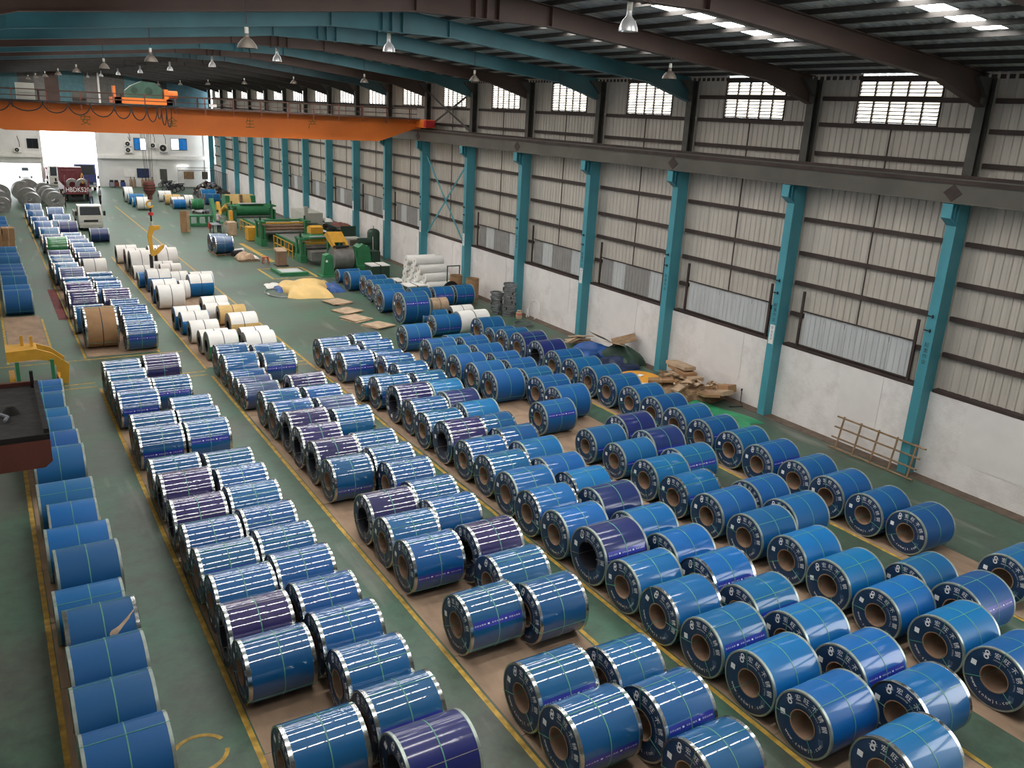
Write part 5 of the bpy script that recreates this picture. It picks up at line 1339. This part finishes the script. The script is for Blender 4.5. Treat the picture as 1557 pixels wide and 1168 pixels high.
def truck(label, x, y, heading, cab, bed, w_=2.2, ln=7.5, hb=1.1, ht=.75, hc=2.5, plate=None, front=False):
    """heading +1: front faces away from the camera (+y); -1: faces the camera. y = nearest end"""
    g = thing('truck', label, 'truck', (x, y, 0), 0)
    cl = 1.7 * w_ / 2.2
    yc0, yc1 = (y + ln - cl, y + ln) if heading > 0 else (y, y + cl)
    yb0, yb1 = (y, y + ln - cl - .15) if heading > 0 else (y + cl + .15, y + ln)
    fy = yc1 if heading > 0 else yc0; s = 1 if heading > 0 else -1; h = w_ / 2
    zc = hb * .55
    prof = [(fy - s*cl, zc), (fy, zc), (fy, zc + (hc - zc)*.5), (fy - s*.28, hc), (fy - s*cl, hc)]
    MB().prism(prof, 'x', x - h, x + h).build('cab', cab, g)
    a, b = zc + (hc - zc)*.52, hc - .1
    MB().add([(x - h*.88, fy + s*.01 , a), (x + h*.88, fy + s*.01, a), (x + h*.82, fy - s*.24, b), (x - h*.82, fy - s*.24, b)], [(0,1,2,3)]).build('windscreen', 'glass_dark', g)
    for sx in (-1, 1): MB().box(x + sx*h*1.003 - .004, x + sx*h*1.003 + .004, fy - s*cl*.5 - .42, fy - s*cl*.5 + .42, a, b - .05).build('side_window', 'glass_dark', g)
    MB().box(x - h*.6, x + h*.6, min(fy, fy + s*.03), max(fy, fy + s*.03), zc + .25, zc + .42).build('grille', 'cable_black', g); MB().box(x - h, x + h, min(fy, fy + s*.12), max(fy, fy + s*.12), zc - .18, zc + .08).build('bumper', 'grey_box', g)
    for sx in (-1, 1): MB().box(x + sx*h*.78 - .14, x + sx*h*.78 + .14, min(fy, fy + s*.04), max(fy, fy + s*.04), zc + .14, zc + .34).build('headlight', 'alu_white', g); MB().box(x + sx*(h + .16) - .08, x + sx*(h + .16) + .08, fy - .06, fy + .06, zc + .75, zc + 1.1).build('mirror', 'cable_black', g)
    MB().box(x - .45, x + .45, min(y, y) + .3, y + ln - .3, hb*.45, hb*.75).build('chassis', 'dirt_black', g)
    MB().box(x - h, x + h, yb0, yb1, hb*.8, hb*.92).build('bed_floor', bed, g)
    for sx in (-1, 1): MB().box(x + sx*h - .03, x + sx*h + .03, yb0, yb1, hb*.8, hb + ht).build('side_board', bed, g)
    for yy in (yb0, yb1): MB().box(x - h, x + h, yy - .03, yy + .03, hb*.8, hb + ht).build('tail_board', bed, g)
    wr_ = .42 * w_ / 2.2
    for yy in (y + ln*.17, y + ln*.83) + ((y + ln*.32,) if ln > 7 else ()):
        for sx in (-1, 1): wl_ = MB().cyl((x + sx*(h - .28), yy, wr_), (x + sx*(h - .02), yy, wr_), wr_, 16).build('wheel', 'black_rubber', g); MB().cyl((x + sx*(h - .02), yy, wr_), (x + sx*(h - .005), yy, wr_), wr_*.5, 12).build('hub', 'grey_box', wl_)
    if plate:
        v, f = glyphs(plate, .62); MB().add([(x - .02 + p.x * .82, yb0 - .034, hb + ht*.42 + p.y * 1.05) for p in v], f).build('lettering', 'ink_white', g)
    return g
tk = truck('dark red lorry seen from behind in the far doorway aisle', 8.0, 95.2, 1, 'truck_red', 'truck_red', 2.25, 8.5, 1.0, .55, 2.9, plate='HBDK520')
for x in (7.0, 9.0): MB().box(x - .06, x + .06, 95.3, 95.4, 1.5, 2.6).build('stake', 'truck_red', tk)
MB().box(6.95, 9.05, 101.0, 101.1, 1.5, 2.7).build('headboard', 'truck_red', tk)
truck('small cream flatbed truck facing the camera in the left aisle', 7.0, 74.8, -1, 'truck_white', 'grey_box', 1.7, 5.0, .8, .35, 1.95)
truck('blue truck facing in at the bright doorway behind the lorry', 9.9, 106.5, -1, 'truck_blue', 'truck_blue', 2.1, 7.0, 1.1, .6, 2.9)
truck('white truck waiting left of the red lorry at the doorway', 7.3, 106.0, -1, 'truck_white', 'truck_red', 2.1, 7.0, 1.1, 1.0, 2.7)
t = thing('sling_coil', 'bare steel coil with yellow slings on the red lorry', 'steel coil', (8.6, 96.6, .96)); MB().lathe([(.3, -.35), (.62, -.35), (.62, .35), (.3, .35), (.3, -.35)], (8.6, 96.6, 1.58), 32, 'y').build('winding', 'galvanised', t)
for s in (-1, 1): MB().tube([(8.6 + s*.05, 96.2, 1.75), (8.6 + s*.12, 96.2, 2.3), (8.6 + s*.02, 96.4, 2.75)], .04, 6).build('sling', 'machine_yellow', t)
t = thing('sling_coil', 'second bare steel coil beside the slung one on the red lorry', 'steel coil', (7.75, 97.6, .96)); MB().lathe([(.3, -.35), (.58, -.35), (.58, .35), (.3, .35), (.3, -.35)], (7.75, 97.6, 1.54), 32, 'y').build('winding', 'steel_grey', t); MB().box(7.72, 7.78, 97.2, 98.0, 2.1, 2.13).build('strap', 'cable_black', t)
g = thing('car', 'distant car parked in the bright yard', 'car', (4.6, 124, 0)); MB().prism([(3.9, .3), (5.5, .3), (5.5, .85), (5.2, .9), (5.0, 1.4), (4.4, 1.4), (4.2, .9), (3.9, .85)], 'y', 122.3, 125.9).build('body', 'shutter_grey', g); MB().box(4.35, 5.05, 122.28, 122.3, .95, 1.32).build('windscreen', 'glass_dark', g)
for sx in (4.05, 5.35):
    for yy in (123, 125.2): MB().cyl((sx - .08, yy, .3), (sx + .08, yy, .3), .3, 14).build('wheel', 'black_rubber', g)
# bare slit coils standing in lines at the far left, bore facing the camera
lines = [(1.35, 88.6, .62, 'nearest line at the left edge'), (1.3, 91.2, .75, 0), (1.2, 93.4, .7, 0), (1.3, 96.3, .85, 0), (3.7, 90.0, .75, 'middle line'), (3.5, 92.4, .85, 0), (3.3, 97.0, .95, 0), (3.9, 99.5, .95, 0), (5.6, 90.2, .78, 'line beside the dark clothed person'), (5.45, 92.6, .8, 0), (5.3, 95.2, .8, 0), (5.2, 97.6, .85, 0)]
cur = ''; j = 0
for (x, y, r_, ln_) in lines:
    if ln_: cur = ln_; j = 0
    t = thing('slit_coil', 'grey bare steel coil, %s from the front, %s' % (ORD[j], cur), 'steel coil', (x, y, 0), R(wob(8)), 'bare coils standing at the far left'); j += 1
    MB().lathe([(.42*r_, -.55), (r_, -.55), (r_, .55), (.42*r_, .55), (.42*r_, -.55)], (0, 0, r_ + .005), 36, 'y').build('winding', 'steel_grey', t, True)
    MB().lathe([(r_ * .995, -.555), (r_ + .012, -.555), (r_ + .012, -.48), (r_ * .995, -.48)], (0, 0, r_ + .005), 36, 'y').build('edge_band', 'rim_dull', t, True)
for lab, k in (('bottom', 0), ('middle', 1), ('top', 2)):
    for s, sd in ((0, 'left'), (1, 'right')):
        t = thing('carton', '%s %s brown carton in the stack at the left edge' % (lab, sd), 'carton', (.35 + s * .75 + wob(.05), 68.3 + wob(.1), .002 + k * .42), R(wob(4)), 'cartons at the left edge'); MB().box(-.36, .36, -.5, .5, 0, .41).build('box', 'cardboard', t, True); MB().box(-.03, .03, -.505, .505, .0, .413).build('tape', 'cardboard_pale', t, True)
# back wall stores
def gas(label, x, m_):
    t = thing('gas_cylinder', label, 'gas cylinder', (x, 111.2, 0), 0, 'gas cylinders along the back wall'); MB().lathe([(.001, 0), (.16, 0), (.16, .8), (.12, .95), (.05, 1.02), (.05, 1.1), (.001, 1.1)], n=14).build('bottle', m_, t, True); MB().lathe([(.04, 1.08), (.07, 1.12), (.04, 1.2)], n=8).build('valve', 'cable_black', t, True)
for i, x in enumerate((15.1, 15.5, 16.4, 16.75, 17.1, 17.5)): gas('brown gas cylinder by the back wall, %s from the left' % ORD[i], x, 'core_brown')
for i, x in enumerate((13.0, 13.5, 14.2)): 
    t = thing('trolley_pump', 'small grey machine by the back wall, %s from the doorway' % ORD[i], 'machine', (x, 111.2, 0), 0, 'small machines along the back wall'); MB().box(-.25, .25, -.3, .3, .1, .6).build('housing', ('cloth_grey', 'rust_red', 'truck_blue')[i], t, True); MB().cyl((-.2, 0, .7), (.2, 0, .7), .15, 10).build('motor', 'dirt_black', t, True)
    for sx in (-1, 1): MB().cyl((sx*.22, -.2, .1), (sx*.27, -.2, .1), .1, 10).build('wheel', 'black_rubber', t, True)
def motorbike(label, x, y, rz):
    t = thing('motorbike', label, 'motorbike', (x, y, 0), rz, 'motorbikes by the back wall')
    for yy in (-.62, .62): MB().lathe([(.24, -.05), (.3, 0), (.24, .05)], (0, yy, .3), 20, 'x').build('tyre', 'black_rubber', t, True); MB().cyl((-.02, yy, .3), (.02, yy, .3), .2, 12).build('wheel', 'steel_grey', t, True)
    MB().prism([(-.75, .72), (-.1, .7), (.2, .8), (.3, .62), (.1, .3), (-.35, .3)], 'x', -.12, .12).build('body', 'cloth_dark', t, True); MB().prism([(-.8, .78), (-.05, .74), (-.05, .82), (-.75, .88)], 'x', -.14, .14).build('seat', 'black_rubber', t, True)
    MB().tube([(0, .62, .3), (0, .42, .9), (0, .38, 1.0)], .03, 6).build('fork', 'steel_grey', t, True); MB().tube([(-.32, .32, 1.05), (0, .4, 1.0), (.32, .32, 1.05)], .02, 6).build('handlebar', 'cable_black', t, True); MB().cyl((0, .5, .85), (0, .58, .85), .09, 12).build('headlamp', 'alu_white', t, True)
motorbike('motorbike nearest the camera in the parked cluster', 18.2, 104.6, .9); motorbike('motorbike in the middle of the parked cluster', 18.8, 106.2, 1.2); motorbike('motorbike at the back right of the parked cluster', 19.6, 107.2, .8); motorbike('motorbike parked in the dark doorway', 18.9, 110.6, 1.5)
g = thing('mesh_cage', 'tall steel bar cage fencing the back right corner', 'cage', (22, 108, 0))
for k in range(26):
    x = 20.0 + k * .16; MB().cyl((x, 108.6, 0), (x, 108.6, 2.6), .022, 5).build('bar', 'girt_rust', g)
for k in range(14):
    y = 101.5 + k * .5; MB().cyl((24.0, y, 0), (24.0, y, 2.4), .022, 5).build('bar', 'girt_rust', g)
for z in (.2, 2.2, 2.55): MB().box(20.0, 24.1, 108.57, 108.63, z - .025, z + .025).build('rail', 'girt_rust', g)
for z in (.2, 2.35): MB().box(23.97, 24.03, 101.5, 108.6, z - .025, z + .025).build('rail', 'girt_rust', g)
for x, lab in ((20.6, 'brown'), (22.7, 'small grey')): tag(MB().box(x, x + (1.2 if lab == 'brown' else .7), 108.5, 108.55, 1.2, 2.1).build('sign_board', 'wood_old' if lab == 'brown' else 'lamp_dull'), '%s board hung on the corner cage' % lab, 'board')
g = thing('scrap_heap', 'dark heap of scrap metal parts in the far corner', 'scrap heap', (22.2, 101.5, 0)); rumple('mound', 'dirt_black', 22.0, 101.8, 3.2, 5.5, 1.5, 16, seed=41, parent=g); rnd = random.Random(9)
for i in range(90):
    x, y = 22.0 + rnd.uniform(-1.3, 1.3), 101.6 + rnd.uniform(-2.2, 2.2); z = 1.25 * max(0, 1 - (abs(x - 22)/1.7)**2) * max(0, 1 - (abs(y - 101.7)/2.8)**2) + .15
    slab('scrap_piece', rnd.choice(('dirt_black', 'girt_rust', 'cloth_grey', 'steel_grey', 'column_dark')), (x, y, z), (rnd.uniform(.2, .6), rnd.uniform(.1, .3), rnd.uniform(.05, .25)), rnd.uniform(0, 3), (rnd.uniform(-.6, .6), rnd.uniform(-.6, .6)), g)
for i in range(9):
    t = thing('scrap_drum', 'grey pipe or drum lying before the far scrap heap, %s from the left' % ORD[i], 'scrap', (16.8 + i * .42, 84.6 + wob(.6), .2), R(90 + wob(30)), 'parts on the floor beyond the drum stand'); MB().cyl((-.5, 0, 0), (.5, 0, 0), .17, 10).build('barrel', rnd.choice(('steel_grey', 'cloth_grey', 'wood_old')), t, True); MB().cyl((-.52, 0, 0), (-.5, 0, 0), .1, 8).build('bore', 'dirt_black', t, True)

# ---------------------------------------------------------------- people
def limb(name, material, chain, rad, parent, extra=()):
    """skinned chain(s): chain = list of joint lists sharing the first joint"""
    vs, es, rs = [], [], []
    for ch, rr in zip(chain, rad):
        base = len(vs)
        for i, p in enumerate(ch):
            if base and i == 0: prev = 0; continue
            vs.append(p); rs.append(rr[i]); k = len(vs) - 1
            if k > 0: es.append((prev, k))
            prev = k
    me = bpy.data.meshes.new(name); me.from_pydata(vs, es, []); me.materials.append(MATS[material])
    o = bpy.data.objects.new(name, me); COL.objects.link(o); o.parent = parent
    md = o.modifiers.new('skin', 'SKIN'); sv_ = me.skin_vertices[0].data if me.skin_vertices else None
    if sv_ is None:
        with bpy.context.temp_override(object=o): pass
        lay = me.attributes.get('skin') ; 
    else:
        for i, r_ in enumerate(rs): sv_[i].radius = (r_, r_)
        sv_[0].use_root = True
    md.use_smooth_shade = True
    sd = o.modifiers.new('subdivision', 'SUBSURF'); sd.levels = 1; sd.render_levels = 2
    return o
def person(label, x, y, rz, shirt, trousers, arms='down'):
    t = thing('person', label, 'person', (x, y, 0), rz, 'people in the hall')
    hip = (0, 0, .92)
    L, Rr = [], []
    for s in (-1, 1):
        if arms == 'down': arm = [(0, 0, 1.3), (s*.19, 0, 1.40), (s*.25, .02, 1.12), (s*.26, .08, .86), (s*.26, .10, .76)]
        else: arm = [(0, 0, 1.3), (s*.19, 0, 1.40), (s*.24, .14, 1.16), (s*.16, .38, 1.12), (s*.14, .47, 1.12)]
        L.append(arm); Rr.append([.12, .075, .055, .042, .036])
    leg = [[hip, (s*.10, 0, .86), (s*.12, .03, .48), (s*.13, 0, .08), (s*.13, .14, .045)] for s in (-1, 1)]
    body = limb('body', 'skin', [[hip, (0, 0, 1.1), (0, 0, 1.3), (0, .0, 1.44), (0, .01, 1.52), (0, .02, 1.60), (0, .02, 1.70)]] + leg, [[.13, .12, .13, .07, .055, .085, .07]] + [[.13, .09, .06, .045, .04]] * 2, t)
    limb('shirt', shirt, [[(0, 0, .95), (0, 0, 1.12), (0, 0, 1.3), (0, 0, 1.42)], [(0, 0, .95)] + L[0][1:4], [(0, 0, .95)] + L[1][1:4]][:1], [[.155, .145, .165, .10]], t)
    for k in (0, 1): limb('sleeve', shirt, [[(0, 0, 1.36)] + L[k][1:4]], [[.11, .085, .06, .05]], t); limb('hand', 'skin', [[L[k][3], L[k][4]]], [[.038, .04]], t)
    for k in (0, 1): limb('trouser_leg', trousers, [leg[k][:4]], [[.14, .105, .075, .065]], t); limb('shoe', 'cloth_dark', [[(leg[k][3][0], -.02, .05), (leg[k][4][0], .17, .045)]], [[.05, .045]], t)
    MB().lathe([(.001, 1.80), (.06, 1.79), (.095, 1.74), (.10, 1.67), (.085, 1.62)], (0, -.005, 0), 14).build('hair', 'hair_black', t, True)
    return t
person('person in dark clothes standing beside the bare grey coils', 6.3, 90.3, 0, 'cloth_dark', 'cloth_dark')
person('person in grey-blue top reaching toward the red lorry', 8.85, 92.4, .2, 'cloth_grey', 'cloth_denim', 'reach')
person('person in grey top and black trousers standing in the aisle', 9.75, 93.3, 1.2, 'cloth_grey', 'cloth_dark')
person('person in pale top leaning toward the beige control console', 16.25, 72.6, -1.2, 'cloth_pale', 'cloth_denim', 'reach')
